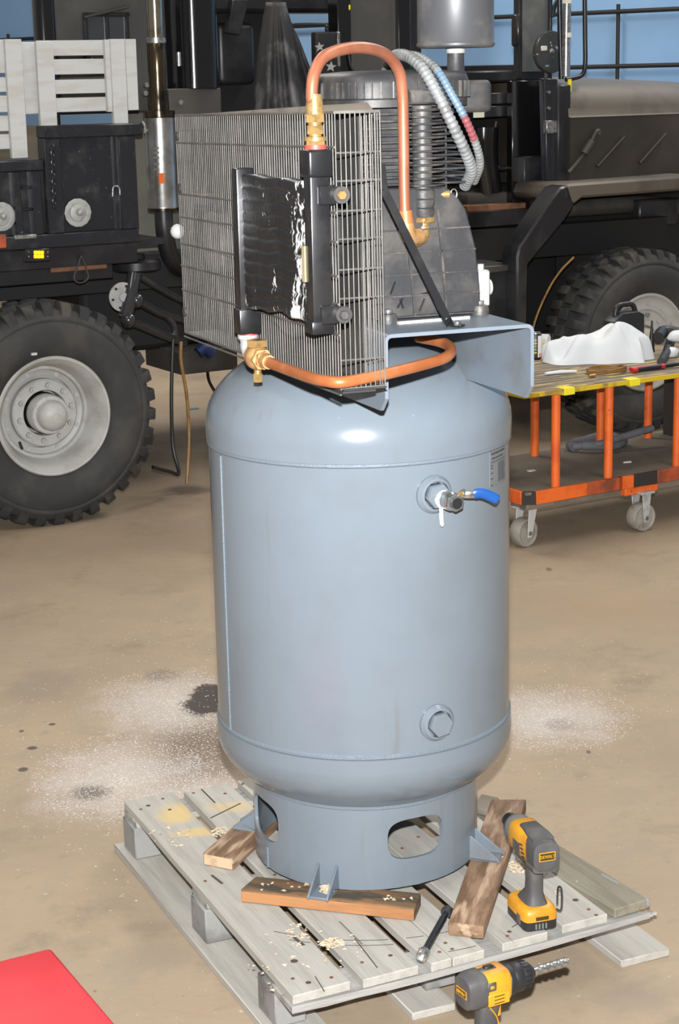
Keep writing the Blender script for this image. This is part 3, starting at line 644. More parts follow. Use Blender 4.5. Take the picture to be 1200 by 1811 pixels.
MB(FG).box(GA0, -.155, GB0-.004, GB0+.05, GZ0-.008, GZ0-.004).build('bottom_flap', mt['guard_sheet'], bg)
# belt wheel and belts inside
fw = MB(Fr(FG.w((-.175, -.13, 1.55)), FC.A[1], FC.A[2], FC.A[0], FG.k))
fw.lathe([(.165, -.022), (.205, -.024), (.21, -.02), (.198, -.012), (.21, -.004), (.198, .004), (.21, .012), (.205, .02), (.165, .02)], 40, closed=True)
for k in range(5):
    t = R(72*k+20); fw.bar((.03*math.cos(t), .03*math.sin(t), 0), (.17*math.cos(t), .17*math.sin(t), 0), .03, .016)
fw.cyl((0, 0, -.03), (0, 0, .03), .04)
fw.build('flywheel', mt['cast_dust'], bg)
mw_ = MB(Fr(FG.w((-.175, .40, 1.50)), FC.A[1], FC.A[2], FC.A[0], FG.k)).cyl((0, 0, -.02), (0, 0, .02), .07, n=28).build('motor_pulley', mt['cast'], bg)
MB(FG).bar((-.175, -.13, 1.758), (-.175, .40, 1.568), .03, .008).build('drive_belt', mt['hoseblack'], bg)
MB(FG).bar((-.175, -.13, 1.342), (-.175, .40, 1.432), .03, .008).build('drive_belt', mt['hoseblack'], bg)
# ---------------- aftercooler in front of the guard
CA = -.268
core = MB(FU)
bL, bR = -.035, -.438
ztL, ztR, zbL, zbR = 1.660, 1.663, 1.382, 1.388
N, Q = 44, 20
G = []
for i in range(N*2+1):
    v = i/N/2; row = []
    for j in range(Q+1):
        u = j/Q; b = bL+(bR-bL)*u
        zb = 1.392+.012*u-.004*math.sin(u*9)-.003*math.sin(u*21); zt_ = 1.660+.004*math.sin(u*14)*.5+.002*u
        z = zb+(zt_-zb)*v
        rr = .5+.5*math.cos(v*11*2*math.pi)
        row.append((CA+.009-.0022*(1-rr**5)+.0003*math.sin(u*23+v*9), b, z))
    G.append(row)
core.grid(G)
G2 = [[(CA+.034, p[1], p[2]) for p in r] for r in (G[0], G[-1])]
core.grid([G[0], G2[0]]); core.grid([G[-1], G2[1]])
def core_mat():
    m = mt['cooler_core']; nt = m.node_tree; L = nt.links; b = nt.nodes['Principled BSDF']; src = b.inputs['Base Color'].links[0].from_socket
    tc = nd(nt, 'ShaderNodeTexCoord'); sx = nd(nt, 'ShaderNodeSeparateXYZ'); L.new(tc.outputs['Object'], sx.inputs[0])
    mp = nd(nt, 'ShaderNodeMapping'); mp.inputs['Scale'].default_value = (1, 1.0, .55); L.new(tc.outputs['Object'], mp.inputs[0])
    n1 = noise(nt, mp.outputs[0], 26, 6, .68, .6); n2 = noise(nt, mp.outputs[0], 90, 3, .6)
    e1 = ramp(nt, sx.outputs[1], -.055, -.10, 0, .15); e2 = ramp(nt, sx.outputs[2], -.09, -.138, 0, .085); e3 = ramp(nt, sx.outputs[2], .122, .138, 0, .07); e4 = ramp(nt, sx.outputs[1], .17, .2, 0, .05)
    t = n1
    for e in (e1, e2, e3, e4):
        a = nd(nt, 'ShaderNodeMath', op='ADD'); L.new(t, a.inputs[0]); L.new(e, a.inputs[1]); t = a.outputs[0]
    a = nd(nt, 'ShaderNodeMath', op='MULTIPLY_ADD'); L.new(n2, a.inputs[0]); a.inputs[1].default_value = .14; L.new(t, a.inputs[2]); t = a.outputs[0]
    L.new(mixc(nt, ramp(nt, t, .722, .765), src, lin((226, 227, 228))), b.inputs['Base Color'])
core_mat()
cool = core.build('cooler_core', mt['cooler_core'], comp, ang=80, label='black ribbed aftercooler core with scraped silver paint')
def header(b0, b1, z0, z1, name='cooler_header'):
    return MB(FU).box(CA-.004, CA+.034, b0, b1, z0, z1).build(name, mt['cooler'], comp, bevel=.003, seg=2)
h1 = header(-.037, -.002, 1.36, 1.673); MB(FU).box(CA-.008, CA+.038, -.041, .004, 1.332, 1.385).build('header_cap', mt['cooler'], h1, bevel=.003, seg=2)
h2 = header(-.474, -.436, 1.386, 1.70); MB(FU).box(CA-.009, CA+.040, -.480, -.428, 1.672, 1.722).build('header_cap', mt['cooler'], h2, bevel=.006, seg=3)
MB(FU).box(CA-.008, CA+.038, -.477, -.432, 1.385, 1.410).build('header_cap', mt['cooler'], h2, bevel=.004, seg=2)
q0, q1 = FU.px(536, 435, a=CA-.006), FU.px(536, 498, a=CA-.006)
MB(FU).box(CA-.007, CA-.003, q0[1]-.007, q0[1]+.008, q1[2], q0[2]).build('paper_tag', M('faded_tan_tag', (158, 144, 108), .7), h2)
for y in (345, 557):
    z = FU.px(578, y, b=-.475)[2]
    c_ = MB(FU).box(CA+.010, CA+.044, -.481, -.470, z-.018, z+.018).build('clamp', mt['cooler'], h2, bevel=.003)
    MB(FU).cyl((CA+.050, -.474, z), (CA+.050, -.492, z), .016, n=16).build('clamp_washer', mt['cast_dust'], h2)
    MB(FU).prism([(CA+.048+.009*math.cos(R(60*k)), z+.009*math.sin(R(60*k))) for k in range(6)], 1, -.502, -.490).build('clamp_bolt', mt['brass'] if y < 400 else mt['cast_dust'], h2, bevel=.001)
# upper copper pipe: cooler to pump
ax_, bx_ = CA+.015, -.454
MB(FU).cyl((ax_, bx_, 1.720), (ax_, bx_, 1.730), .020, n=20).build('red_seal', mt['red_seal'], h2)
ft = MB(FU).prism(hxn(ax_, bx_, .019), 2, 1.730, 1.737).lathe([(.0205, 1.737), (.0205, 1.744), (.012, 1.745), (.012, 1.75)], 20, c=(ax_, bx_, 0)).prism(hxn(ax_, bx_, .0165), 2, 1.749, 1.764).lathe([(.013, 1.763), (.013, 1.772)], 16, c=(ax_, bx_, 0)).prism(hxn(ax_, bx_, .0185), 2, 1.770, 1.785).lathe([(.0175, 1.784), (.0165, 1.795), (.0135, 1.82)], 20, c=(ax_, bx_, 0)).build('brass_fitting', mt['brass'], comp, ang=30)
eb = FU.px(716, 395, b=-.225)
pts = [(ax_, bx_, 1.80), FU.px(551, 170, b=bx_), FU.px(556, 128, b=-.445), FU.px(578, 97, b=-.42), FU.px(630, 84, b=-.36), FU.px(678, 94, b=-.29), FU.px(704, 124, b=-.25), FU.px(711, 165, b=-.235), FU.px(713, 230, b=-.228), FU.px(714, 320, b=-.225), eb]
MB(FU).tube(spline(pts, 8), .0112, 18).build('copper_pipe', mt['copper'], comp, label='copper pipe arching from cooler over to pump')
pj = FU.px(716, 378, b=-.225)
fit2 = MB(FU).cyl(FU.px(716, 372, b=-.225), FU.px(718, 396, b=-.225), .0145, n=18).build('copper_socket', mt['copper_bright'], comp)
e1 = FU.px(719, 405, b=-.225); e2 = FU.px(722, 418, b=-.222)
MB(FU).tube(spline([FU.px(718, 395, b=-.225), FU.px(719, 408, b=-.225), FU.px(724, 418, b=-.22), FU.px(740, 418, b=-.205)], 5), .0165, 16).build('copper_elbow', mt['bronze'], fit2)
# lower pipe: cooler to tank with check valve
ex, ey = CA+.015, -.02
MB(FU).cyl((ex, ey, 1.326), (ex, ey, 1.334), .0205, n=20).build('red_seal', mt['red_seal'], h1)
pe = spline([(ex, ey, 1.330), (ex, ey, 1.312), (ex, ey-.004, 1.298), (ex, ey-.018, 1.289), (ex, ey-.034, 1.288)], 5)
MB(FU).tube(pe, [.0215, .0215, .0215, .018]+[.0165]*(len(pe)-6)+[.0185, .0185], 16).build('galvanised_elbow', mt['galv'], h1)
vb = -.078
Fv = Fr(FU.w((ex, vb, 1.289)), FU.A[0], FU.A[2], -FU.A[1], FU.k)     # z along -b
cv = MB(Fv).prism([(.022*math.cos(R(60*k)), .022*math.sin(R(60*k))) for k in range(6)], 2, -.032, -.018).lathe([(.019, -.018), (.026, -.006), (.026, .010), (.020, .022)], 20).prism([(.0225*math.cos(R(60*k)), .0225*math.sin(R(60*k))) for k in range(6)], 2, .022, .036).prism([(.019*math.cos(R(60*k+20)), .019*math.sin(R(60*k+20))) for k in range(6)], 2, .036, .052).lathe([(.0165, .052), (.0145, .075)], 18).build('check_valve', mt['bronze'], comp, ang=30, label='bronze check valve below the cooler')
MB(FU).prism(hxn(ex, vb, .0235), 2, 1.312, 1.326).lathe([(.016, 1.30), (.016, 1.312)], 16, c=(ex, vb, 0)).build('valve_bonnet', mt['brass'], cv, ang=30)
MB(FU).lathe([(.008, 1.252), (.008, 1.27)], 12, c=(ex, vb, 0)).prism(hxn(ex, vb, .0105), 2, 1.238, 1.256).build('valve_drain', mt['brass'], cv, ang=30)
pts = [(ex, vb-.07, 1.289), FU.px(505, 652, a=ex), FU.px(550, 668, a=ex-.002), FU.px(578, 674, z=1.296), FU.px(603, 676, z=1.296), FU.px(640, 670, z=1.297), FU.px(700, 657, z=1.299), FU.px(765, 640, z=1.300), FU.px(789, 631, z=1.302), FU.px(797, 621, z=1.306), FU.px(792, 611, z=1.309), FU.px(775, 604, z=1.311), FU.px(740, 597, z=1.309)]
MB(FU).tube(spline(pts, 8), .0112, 18).build('copper_pipe', mt['copper_bright'], comp, label='bright copper pipe running round under the guard')
# ================================================================== PALLET AND WHAT LIES ON IT
FP = fz((*W0(517, 1762, DECK)[:2], 0), 24)
pal = root('pallet', 'weathered grey wooden pallet under the air compressor', 'pallet', FP)
def pu(x, y, z=DECK): return FP.px(x, y, z=z)
TD = .02
def board(name, mat, u00, u01, u10, u11, v0a, v0b, v1a, v1b, z0, z1, par, bend=None, n=6, rough=0.0, sd=0):
    """plank along v: front end u00..u01, back end u10..u11"""
    rr = random.Random(sd); mb = MB(FP); L = []
    for i in range(n+1):
        t = i/n; j = lambda: rr.uniform(-rough, rough)
        ua, ub = u00+(u10-u00)*t+j(), u01+(u11-u01)*t+j(); va, vb_ = v0a+(v1a-v0a)*t, v0b+(v1b-v0b)*t
        dz = bend(t) if bend else 0; du = 0
        L.append([(ua, va, z0+dz), (ub, vb_, z0+dz), (ub, vb_, z1+dz), (ua, va, z1+dz)])
    mb.loft(L); return mb.build(name, mat, par, bevel=.002, ang=30)
ends = [((517, 1762), (617, 1733)), ((643, 1733), (738, 1706)), ((762, 1705), (799, 1695)), ((801, 1695), (854, 1677)), ((889, 1669), (967, 1646)), ((994, 1637), (1075, 1617))]
US = [(pu(*a), pu(*b)) for a, b in ends]
back = [1.10, 1.09, 1.10, 1.10, 1.09, 1.08]
sh = pu(222, 1415)[0]-0.0
for k, ((a, b), vb_) in enumerate(zip(US, back)):
    u1 = a[0]; u2 = b[0]
    if k == 2: u2 -= .0005
    if k == 3: u1 += .0005
    board('deck_board', mt['deck'], u1, u2, u1+sh*.6, u2+sh*.6+(.002 if k == 0 else 0), a[1], a[1]+.004, vb_, vb_+.004, DECK-TD, DECK, pal, rough=.0012, sd=k)
# warped loose board along the right edge
a, b = pu(1087, 1613), pu(1146, 1596)
board('warped_board', mt['olive_board'], a[0], b[0], a[0]-.075, b[0]-.03, a[1], a[1]+.01, .98, .99, DECK-TD+.004, DECK+.006, pal, bend=lambda t: .0-.03*math.sin(t*2.6)*t, n=10, rough=.002, sd=9)
sp_ = [pu(1094, 1560), pu(1146, 1592), pu(1145, 1600)]
MB(FP).bar((b[0]+.004, b[1]+.005, DECK-.006), (b[0]-.02, b[1]+.16, DECK-.004), .012, .02).build('broken_splinter', mt['block'], pal, bevel=.003)
# cross boards under the deck
Z1 = DECK-TD; Z0 = Z1-.016
cr_ = MB(FP); n = 12; L = []
for i in range(n+1):
    t = i/n; u = -.004+.848*t; rr = random.Random(i); z_ = (.006*t*t); w = .10 if t < .9 else .05
    L.append([(u, -.006+(.028*t*t), Z0+z_+rr.uniform(-.001, .001)), (u, w, Z0), (u, w, Z1-.0005), (u, -.006+.028*t*t, Z1+z_*.6-.0005)])
cr_.loft(L).build('cross_board', mt['deck_side'], pal, bevel=.001, ang=30)
for v in (.50, 1.0): MB(FP).box(.006, .74, v, v+.10, Z0, Z1-.0005).build('cross_board', mt['deck_side'], pal, bevel=.002)
for k in range(5):
    MB(FP).bar((.825, .032+.006*k, Z1-.004+.002*(k % 3)), (.850+.004*((k*3) % 4), .022+.004*k, Z1-.003), .007, .005).build('splinter', mt['timber_face'] if k == 2 else mt['deck_side'], pal)
for u, um in ((-.008, .088), (.33, .43), (.70, .80)):
    for v in ((.095, .50, 1.0) if u < .6 else (.25, .5, 1.0)): MB(FP).box(u+.008, um-.02, v, v+.095, .018, Z0).build('pallet_block', mt['block'], pal, bevel=.003)
pm_, pr2 = FP.px(798, 1775, z=.018), FP.px(1175, 1671, z=.018)
for u0_, u1_, v in ((-.02, .10, -.03), (pm_[0]-.09, pm_[0]+.01, pm_[1]), (pr2[0]-.125, pr2[0], pr2[1]-.02)):
    MB(FP).box(u0_, u1_, v, 1.12, 0, .0175).build('bottom_board', mt['deck'], pal, bevel=.002)
# nail heads and knots
rr = random.Random(5)
for (a, b) in US:
    for v in (.035, .065, .53, .57, 1.03, 1.07):
        if rr.random() < .8:
            u = a[0]+(b[0]-a[0])*rr.choice((.22, .78)); MB(FP).cyl((u, v, DECK-.002), (u, v, DECK+.0012), .0042, n=8).build('nail_head', mt['rust'], pal)
MB(FP).bar(pu(575, 1418-18)[:3]+np.array([0, 0, .001]), pu(575, 1402)[:3]+np.array([0, 0, .001]), .003, .002) if False else None
# cracks, gouges and knots in the boards; skid arcs left by the skirt
dk_ = M('dark_wood_crack', (74, 68, 60), .9)
for (xa, ya), (xb, yb), w in (((627, 1660), (667, 1712), .0022), ((557, 1727), (573, 1753), .0018), ((374, 1548), (393, 1563), .006), ((356, 1396), (380, 1420), .004), ((518, 1657), (537, 1672), .007), ((372, 1447), (425, 1421), .004), ((600, 1630), (640, 1670), .0015), ((905, 1640), (930, 1625), .002), ((1095, 1597), (1120, 1582), .003)):
    pa, pb = pu(xa, ya), pu(xb, yb); pa[2] = pb[2] = DECK+.0002; MB(FP).bar(pa, pb, w, .0012).build('board_crack', dk_, pal)
for x, y, r_ in ((1017, 1592, .007), (900, 1648, .005), (545, 1738, .006), (520, 1700, .008), (690, 1690, .005), (262, 1425, .006), (300, 1432, .005), (1060, 1545, .006), (1085, 1562, .008), (1010, 1540, .005)):
    p_ = pu(x, y); MB(FP).lathe([(r_*.5, DECK), (r_, DECK+.0006), (.0001, DECK+.001)], 10, c=(p_[0], p_[1], 0)).build('knot', dk_, pal)
def on_board(p): u = FP.l(p)[0]; return any(a[0]+.004 < u < b[0]-.004 for a, b in US)
for px_, t0_, t1_ in (((620, 1663), -118, -62), ((620, 1672), -112, -80), ((860, 1668), -72, -60)):
    pc_ = W0(*px_, DECK); rs_ = math.hypot(pc_[0]-AX[0], pc_[1]-AX[1]); run = []
    for t in np.arange(t0_, t1_, 1.0):
        q = np.array([AX[0]+rs_*math.cos(R(t)), AX[1]+rs_*math.sin(R(t)), DECK+.0002])
        if on_board(q): run.append(q)
        if (not on_board(q) or t+1.0 >= t1_) and len(run) > 2: MB(FW).tube(run, .0014, 4, flat=.4).build('skid_mark', dk_, pal)
        if not on_board(q): run = []
# yellow overspray: thin paint film patches on the boards
yel = bpy.data.materials.new('yellow_overspray'); yel.use_nodes = True
def add_overspray(mat):
    nt = mat.node_tree; L = nt.links; b = nt.nodes['Principled BSDF']; src = b.inputs['Base Color'].links[0].from_socket
    g = nd(nt, 'ShaderNodeNewGeometry'); pos = g.outputs['Position']; nz = noise(nt, pos, 9, 5, .7)
    for (x, y, hw, hh, am) in ((315, 1440, 40, 22, .55), (345, 1472, 45, 9, .5), (405, 1425, 60, 11, .35)):
        c = W0(x, y, DECK); rx = abs(W0(x+hw, y, DECK)[0]-c[0]); ry = abs(W0(x, y-hh, DECK)[1]-W0(x, y+hh, DECK)[1])/2
        s = nd(nt, 'ShaderNodeVectorMath', op='SUBTRACT'); L.new(pos, s.inputs[0]); s.inputs[1].default_value = tuple(c)
        k = nd(nt, 'ShaderNodeVectorMath', op='MULTIPLY'); L.new(s.outputs[0], k.inputs[0]); k.inputs[1].default_value = (1/rx, 1/ry, 8)
        ln = nd(nt, 'ShaderNodeVectorMath', op='LENGTH'); L.new(k.outputs[0], ln.inputs[0])
        t = nd(nt, 'ShaderNodeMath', op='MULTIPLY_ADD'); L.new(nz, t.inputs[0]); t.inputs[1].default_value = 2.2; t.inputs[2].default_value = -1.1
        u = nd(nt, 'ShaderNodeMath', op='ADD'); L.new(t.outputs[0], u.inputs[0]); L.new(ln.outputs['Value'], u.inputs[1])
        src = mixc(nt, ramp(nt, u.outputs[0], .3, 1.2, am, 0), src, lin((224, 186, 92)))
    L.new(src, b.inputs['Base Color'])
add_overspray(mt['deck'])
bpy.data.materials.remove(yel)
# ---------------- timber blocks
HBK = .031
def timber(name, label, foot, mat, top=HBK, z=DECK, endmat=None, group='timber blocks on the pallet', end=None):
    """foot: four world floor points (front-left, front-right, back-right, back-left)"""
    P = [np.array(p, float) for p in foot]; c = sum(P)/4; X = (P[1]-P[0]); X[2] = 0; X /= np.linalg.norm(X)
    f = Fr((c[0], c[1], z), X, (-X[1], X[0], 0), (0, 0, 1)); Q = [f.l((p[0], p[1], z)) for p in P]
    rt = root(name, label, 'timber', f, group)
    MB(f).hexa([(q[0], q[1], 0.0003) for q in Q], [(q[0], q[1], top) for q in Q]).build('beam', mat, rt, bevel=.0035, seg=2)
    return rt, f, Q
F1 = [W0(425.5, 1596, DECK), W0(733, 1630, DECK), W0(744, 1579, DECK+HBK), W0(452, 1549, DECK+HBK)]
t1, f1, Q1 = timber('timber_block', 'orange brown timber block in front of the tank skirt', F1, mt['timber_o'])
MB(f1).hexa([(Q1[0][0]+.002, Q1[0][1]-.0006, .003), (Q1[1][0]-.002, Q1[1][1]-.0006, .003), (Q1[1][0]-.002, Q1[1][1]+.002, .003), (Q1[0][0]+.002, Q1[0][1]+.002, .003)], [(Q1[0][0]+.002, Q1[0][1]-.0006, HBK-.004), (Q1[1][0]-.002, Q1[1][1]-.0006, HBK-.004), (Q1[1][0]-.002, Q1[1][1]+.002, HBK-.004), (Q1[0][0]+.002, Q1[0][1]+.002, HBK-.004)]).build('sawn_face', mt['timber_face'], t1)
a, b = W0(412.5, 1540.5, DECK), W0(359, 1530, DECK); d = W0(450, 1482, DECK+HBK)-W0(412.5, 1516.5, DECK+HBK); d[2] = 0; d /= np.linalg.norm(d)
t2, f2, Q2 = timber('timber_block', 'brown timber block with pale sawn end, left of the tank skirt', [a, a+d*.40, b+d*.40, b], mt['timber_b'])
MB(f2).hexa([(Q2[0][0]-.0006, Q2[0][1]+.003, .003), (Q2[0][0]+.002, Q2[0][1]+.003, .003), (Q2[3][0]+.002, Q2[3][1]-.003, .003), (Q2[3][0]-.0006, Q2[3][1]-.003, .003)], [(Q2[0][0]-.0006, Q2[0][1]+.003, HBK-.003), (Q2[0][0]+.002, Q2[0][1]+.003, HBK-.003), (Q2[3][0]+.002, Q2[3][1]-.003, HBK-.003), (Q2[3][0]-.0006, Q2[3][1]-.003, HBK-.003)]).build('sawn_end', mt['timber_end'], t2)
a, b = W0(792, 1655, DECK), W0(855, 1662, DECK); e_ = W0(930, 1413, DECK+HBK); g_ = W0(868, 1413, DECK+HBK)
timber('timber_plank', 'long brown timber plank right of the tank skirt', [b, e_, g_, a], mt['timber_b'])
a, b, c_ = W0(838, 1440, DECK), W0(870, 1447, DECK), W0(882, 1410, DECK+.02)
timber('timber_offcut', 'dark timber offcut behind the tank skirt', [a, b, c_, c_+(a-b)], mt['cartdeck'], top=.02)
# ---------------- chips and granules
def scatter(name, pts, sizes, mat, label, cat, flat=.4):
    V = np.array([(0, 0, 1), (.94, 0, -.33), (-.47, .81, -.33), (-.47, -.81, -.33)]); F = [(0, 1, 2), (0, 2, 3), (0, 3, 1), (1, 3, 2)]
    n = len(pts); A = rng.uniform(0, 2*np.pi, n); tx = rng.uniform(-.6, .6, n)
    allv = []; allf = []
    for i, (p, s) in enumerate(zip(pts, sizes)):
        c, q = math.cos(A[i]), math.sin(A[i]); v = V*np.array([s*1.3, s*.8, s*flat])
        ct, st_ = math.cos(tx[i]), math.sin(tx[i]); v = np.stack([v[:, 0], v[:, 1]*ct-v[:, 2]*st_, v[:, 1]*st_+v[:, 2]*ct], 1)
        v = np.stack([v[:, 0]*c-v[:, 1]*q, v[:, 0]*q+v[:, 1]*c, v[:, 2]], 1); v[:, 2] -= v[:, 2].min()
        k = len(allv); allv += (v+p).tolist(); allf += [tuple(j+k for j in f) for f in F]
    mb = MB(FW); mb.v = [tuple(x) for x in allv]; mb.f = allf
    o = mb.build(name, mat, None, smooth=False, weld=False); o['kind'] = 'stuff'; return tag(o, label, cat)
def ell(px, n, z, pw=.5, zf=None):
    x, y, hw, hh = px; P = []
    for _ in range(n):
        r = rng.random()**pw; t = rng.random()*2*math.pi; xx, yy = x+hw*r*math.cos(t), y+hh*r*math.sin(t); P.append(W0(xx, yy, z))
    return P
def out_tank(P, r=.30): return [p for p in P if np.hypot(p[0]-AX[0], p[1]-AX[1]) > r]
def off_pal(P): return [p for p in P if not (-.03 < FP.l(p)[0] < .92 and -.03 < FP.l(p)[1] < 1.14)]
def off_oil(P): return [p for p in P if (lambda d: (d[0]/.075)**2+(d[1]/.13)**2 > 1)(p-W0(368, 1236))]
gp = off_oil(off_pal(ell((305, 1240, 130, 60), 2600, 0, .7)+ell((215, 1378, 160, 80), 3600, 0, .7)+ell((370, 1330, 90, 80), 1700, 0, .6)+ell((975, 1270, 150, 60), 2600, 0, .7)+ell((320, 1180, 180, 90), 350, 0)+ell((200, 1350, 230, 170), 500, 0)+ell((1000, 1260, 190, 120), 350, 0)))+ell((368, 1236, 40, 20), 30, 0)
scatter('absorbent_granules', gp, rng.uniform(.001, .0028, len(gp)), mt['granule'], 'white absorbent granules spread over oil on the floor', 'granules')
zd = DECK+.0004
def chip(name, lst, label, size=(.003, .007)):
    P = []
    for px, n, z in lst: P += ell(px, n, z)
    scatter(name, P, rng.uniform(*size, len(P)), mt['chips'], label, 'wood chips')
chip('wood_chips', [((589, 1668, 22, 9), 90, zd), ((525, 1650, 18, 18), 26, zd), ((390, 1472, 16, 10), 40, zd), ((300, 1480, 40, 20), 26, zd), ((915, 1533, 18, 12), 70, zd), ((560, 1680, 90, 40), 30, zd), ((470, 1700, 40, 60), 12, zd), ((980, 1560, 40, 40), 8, zd)], 'pale wood chips scattered on the pallet boards')
chip('wood_chips', [((577, 1574, 13, 8), 40, DECK+HBK+.006), ((577, 1570, 8, 5), 20, DECK+HBK+.012)], 'pile of pale wood chips in the front anchor foot', (.004, .007))
chip('wood_chips', [((540, 1565, 4, 3), 5, DECK+HBK), ((490, 1570, 50, 8), 8, DECK+HBK), ((690, 1590, 40, 8), 8, DECK+HBK), ((880, 1512, 10, 10), 22, DECK+HBK)], 'stray pale wood chips on top of the timber blocks')
fc = ell((250, 1560, 60, 35), 30, 0)+ell((230, 1580, 200, 120), 26, 0)+ell((420, 1720, 80, 80), 10, 0)
fc = off_pal(fc)
scatter('floor_crumbs', fc, rng.uniform(.0015, .0042, len(fc)), mt['chips'], 'pale crumbs on the floor left of the pallet', 'crumbs')
# ---------------- socket bar
b0, b1 = W0(789, 1614, DECK+.010), W0(750, 1684, DECK+.010)
fb_ = fdir(b1, b0-b1)
sk_ = root('socket_bar', 'black steel bar with chrome socket lying on the pallet', 'tool', Fr((b1[0], b1[1], DECK), (1, 0, 0), (0, 1, 0), (0, 0, 1)))
Lb = np.linalg.norm(b0-b1)
MB(fb_).lathe([(.006, 0), (.008, .01), (.008, Lb-.03), (.006, Lb-.02), (.0065, Lb)], 14).build('bar', mt['toolblack2'], sk_, ang=30)
MB(fb_).lathe([(.0105, Lb-.006), (.0125, Lb-.002), (.0125, Lb+.010), (.010, Lb+.013)], 12).build('end_knob', mt['cast_dust'], sk_)
MB(fb_).lathe([(.006, .004), (.0125, .0), (.0135, -.012), (.012, -.024), (.0085, -.0245), (.008, -.01)], 14).build('socket', mt['steel'], sk_, ang=25)
# ---------------- cordless tools
def sec(x, ry, rz, zc, n=24, e=.6, y0=0):
    P = []
    for k in range(n):
        t = 2*math.pi*k/n; c, s = math.cos(t), math.sin(t)
        P.append((x, y0+ry*abs(c)**e*(1 if c >= 0 else -1), zc+rz*abs(s)**e*(1 if s >= 0 else -1)))
    return P
def hsec(z, rx, ry, xc, n=20, e=.6):
    P = []
    for k in range(n):
        t = 2*math.pi*k/n; c, s = math.cos(t), math.sin(t)
        P.append((xc+rx*abs(c)**e*(1 if c >= 0 else -1), ry*abs(s)**e*(1 if s >= 0 else -1), z))
    return P
def battery(f, rt, zs=1.0):
    bt = MB(f).loft([hsec(.0, .050, .036, .0, e=.3), hsec(.004, .054, .0385, .0, e=.3), hsec(.026*zs, .054, .0385, .0, e=.3), hsec(.028*zs, .052, .037, 0, e=.3)]).build('battery', mt['toolblack'], rt, ang=40)
    MB(f).loft([hsec(.022*zs, .0548, .0392, 0, e=.32), hsec(.036*zs, .0548, .0392, 0, e=.32), hsec(.046*zs, .052, .036, 0, e=.35), hsec(.05*zs, .046, .031, 0, e=.4)]).build('battery_top', mt['yellow'], bt, ang=50)
    for k in range(4): MB(f).box(-.0562, -.052, .012-.0075*k, .0155-.0075*k, .006, .018).build('vent_slot', mt['plate'], bt)
    MB(f).box(-.057, -.054, -.014, .014, .026, .033).build('battery_label', mt['badge'], bt)
    for s in (-1, 1): MB(f).box(-.03, -.012, s*.0385-.002, s*.0385+.002, .008, .03).build('release_button', mt['toolgrey'], bt, bevel=.001)
    return bt
def badge(f, w, h, par, txt):
    MB(f).box(-w/2, w/2, -h/2, h/2, -.001, .0006).build('badge_frame', mt['yellow'], par)
    MB(f).box(-w/2+.0018, w/2-.0018, -h/2+.0018, h/2-.0018, 0, .0011).build('badge_plate', mt['badge'], par)
    text(txt, h*.52, Fr(f.w((0, 0, .0014)), *f.A), mt['yellow'], par, sx=w*.9/(h*.52*4.1))
wdir = np.array([-.055, .18, 0]); wdir /= np.linalg.norm(wdir)
wo = np.array([.389, 3.527, DECK])
f = Fr(wo, wdir, (-wdir[1], wdir[0], 0), (0, 0, 1))
iw = root('impact_wrench', 'yellow and charcoal cordless impact wrench standing on the pallet', 'power tool', f, 'cordless power tools')
battery(f, iw)
MB(f).loft([hsec(.046, .042, .027, -.002), hsec(.058, .032, .022, -.004), hsec(.075, .021, .0165, -.010), hsec(.10, .0195, .016, -.012), hsec(.13, .021, .0165, -.010), hsec(.150, .026, .019, -.004)]).build('handle', mt['toolgrey'], iw, ang=60)
MB(f).loft([sec(-.078, .022, .024, .176), sec(-.076, .029, .031, .176), (sec(-.04, .031, .034, .178)), sec(-.03, .030, .033, .178)]).build('motor_cap', mt['toolgrey'], iw, ang=40)
MB(f).loft([sec(-.045, .0305, .032, .177), sec(0, .0325, .0345, .178), sec(.05, .0325, .034, .178), sec(.056, .030, .031, .178)]).build('body', mt['yellow'], iw, ang=50)
MB(f).loft([sec(-.06, .024, .004, .208), sec(-.03, .024, .007, .209), sec(.02, .020, .006, .210), sec(.028, .012, .003, .209)]).build('top_panel', mt['toolgrey'], iw, ang=60)
MB(f).loft([sec(-.07, .028, .012, .150), sec(-.02, .029, .012, .149), sec(.03, .027, .010, .148)]).build('lower_shell', mt['toolgrey'], iw, ang=60)
MB(f).loft([sec(.05, .031, .033, .178, e=.9), sec(.075, .0305, .032, .178, e=.9), sec(.092, .026, .027, .178, e=1), sec(.098, .020, .021, .178, e=1)]).build('nose_case', M('grey_nose_casting', (118, 114, 110), .6), iw, ang=40)
MB(Fr(f.w((.09, 0, .178)), f.A[1], f.A[2], f.A[0])).lathe([(.014, 0), (.0165, .008), (.0165, .036), (.012, .037), (.010, .02)], 20).build('socket_anvil', mt['toolblack2'], iw, ang=30)
for s in (-1, 1):
    for k in range(5): MB(f).bar((-.038+.004*k, s*.0322, .152+.008*k), (-.026+.004*k, s*.0322, .152+.008*k), .002, .003, up=(0, s, 0)).build('side_vent', mt['badge'], iw)
    MB(f).box(-.01, .025, s*.0325-.001, s*.0325+.001, .160, .182).build('side_label', mt['toolgrey'], iw)
MB(f).box(.016, .028, -.006, .006, .105, .128).build('trigger', mt['toolblack'], iw, bevel=.003)
MB(f).box(.018, .040, -.012, .012, .048, .055).build('mode_pad', mt['yellow'], iw, bevel=.002)
MB(f).tube(spline([(-.035, -.040, .035), (-.050, -.045, .040), (-.050, -.046, .080), (-.042, -.045, .088), (-.034, -.044, .078), (-.034, -.043, .045)], 4), .0022, 8).build('belt_clip', mt['cast_dust'], iw)
fbk = Fr(f.w((-.0785, 0, .178)), -f.A[1], f.A[2], -f.A[0]); badge(fbk, .036, .019, iw, 'DEWALT')
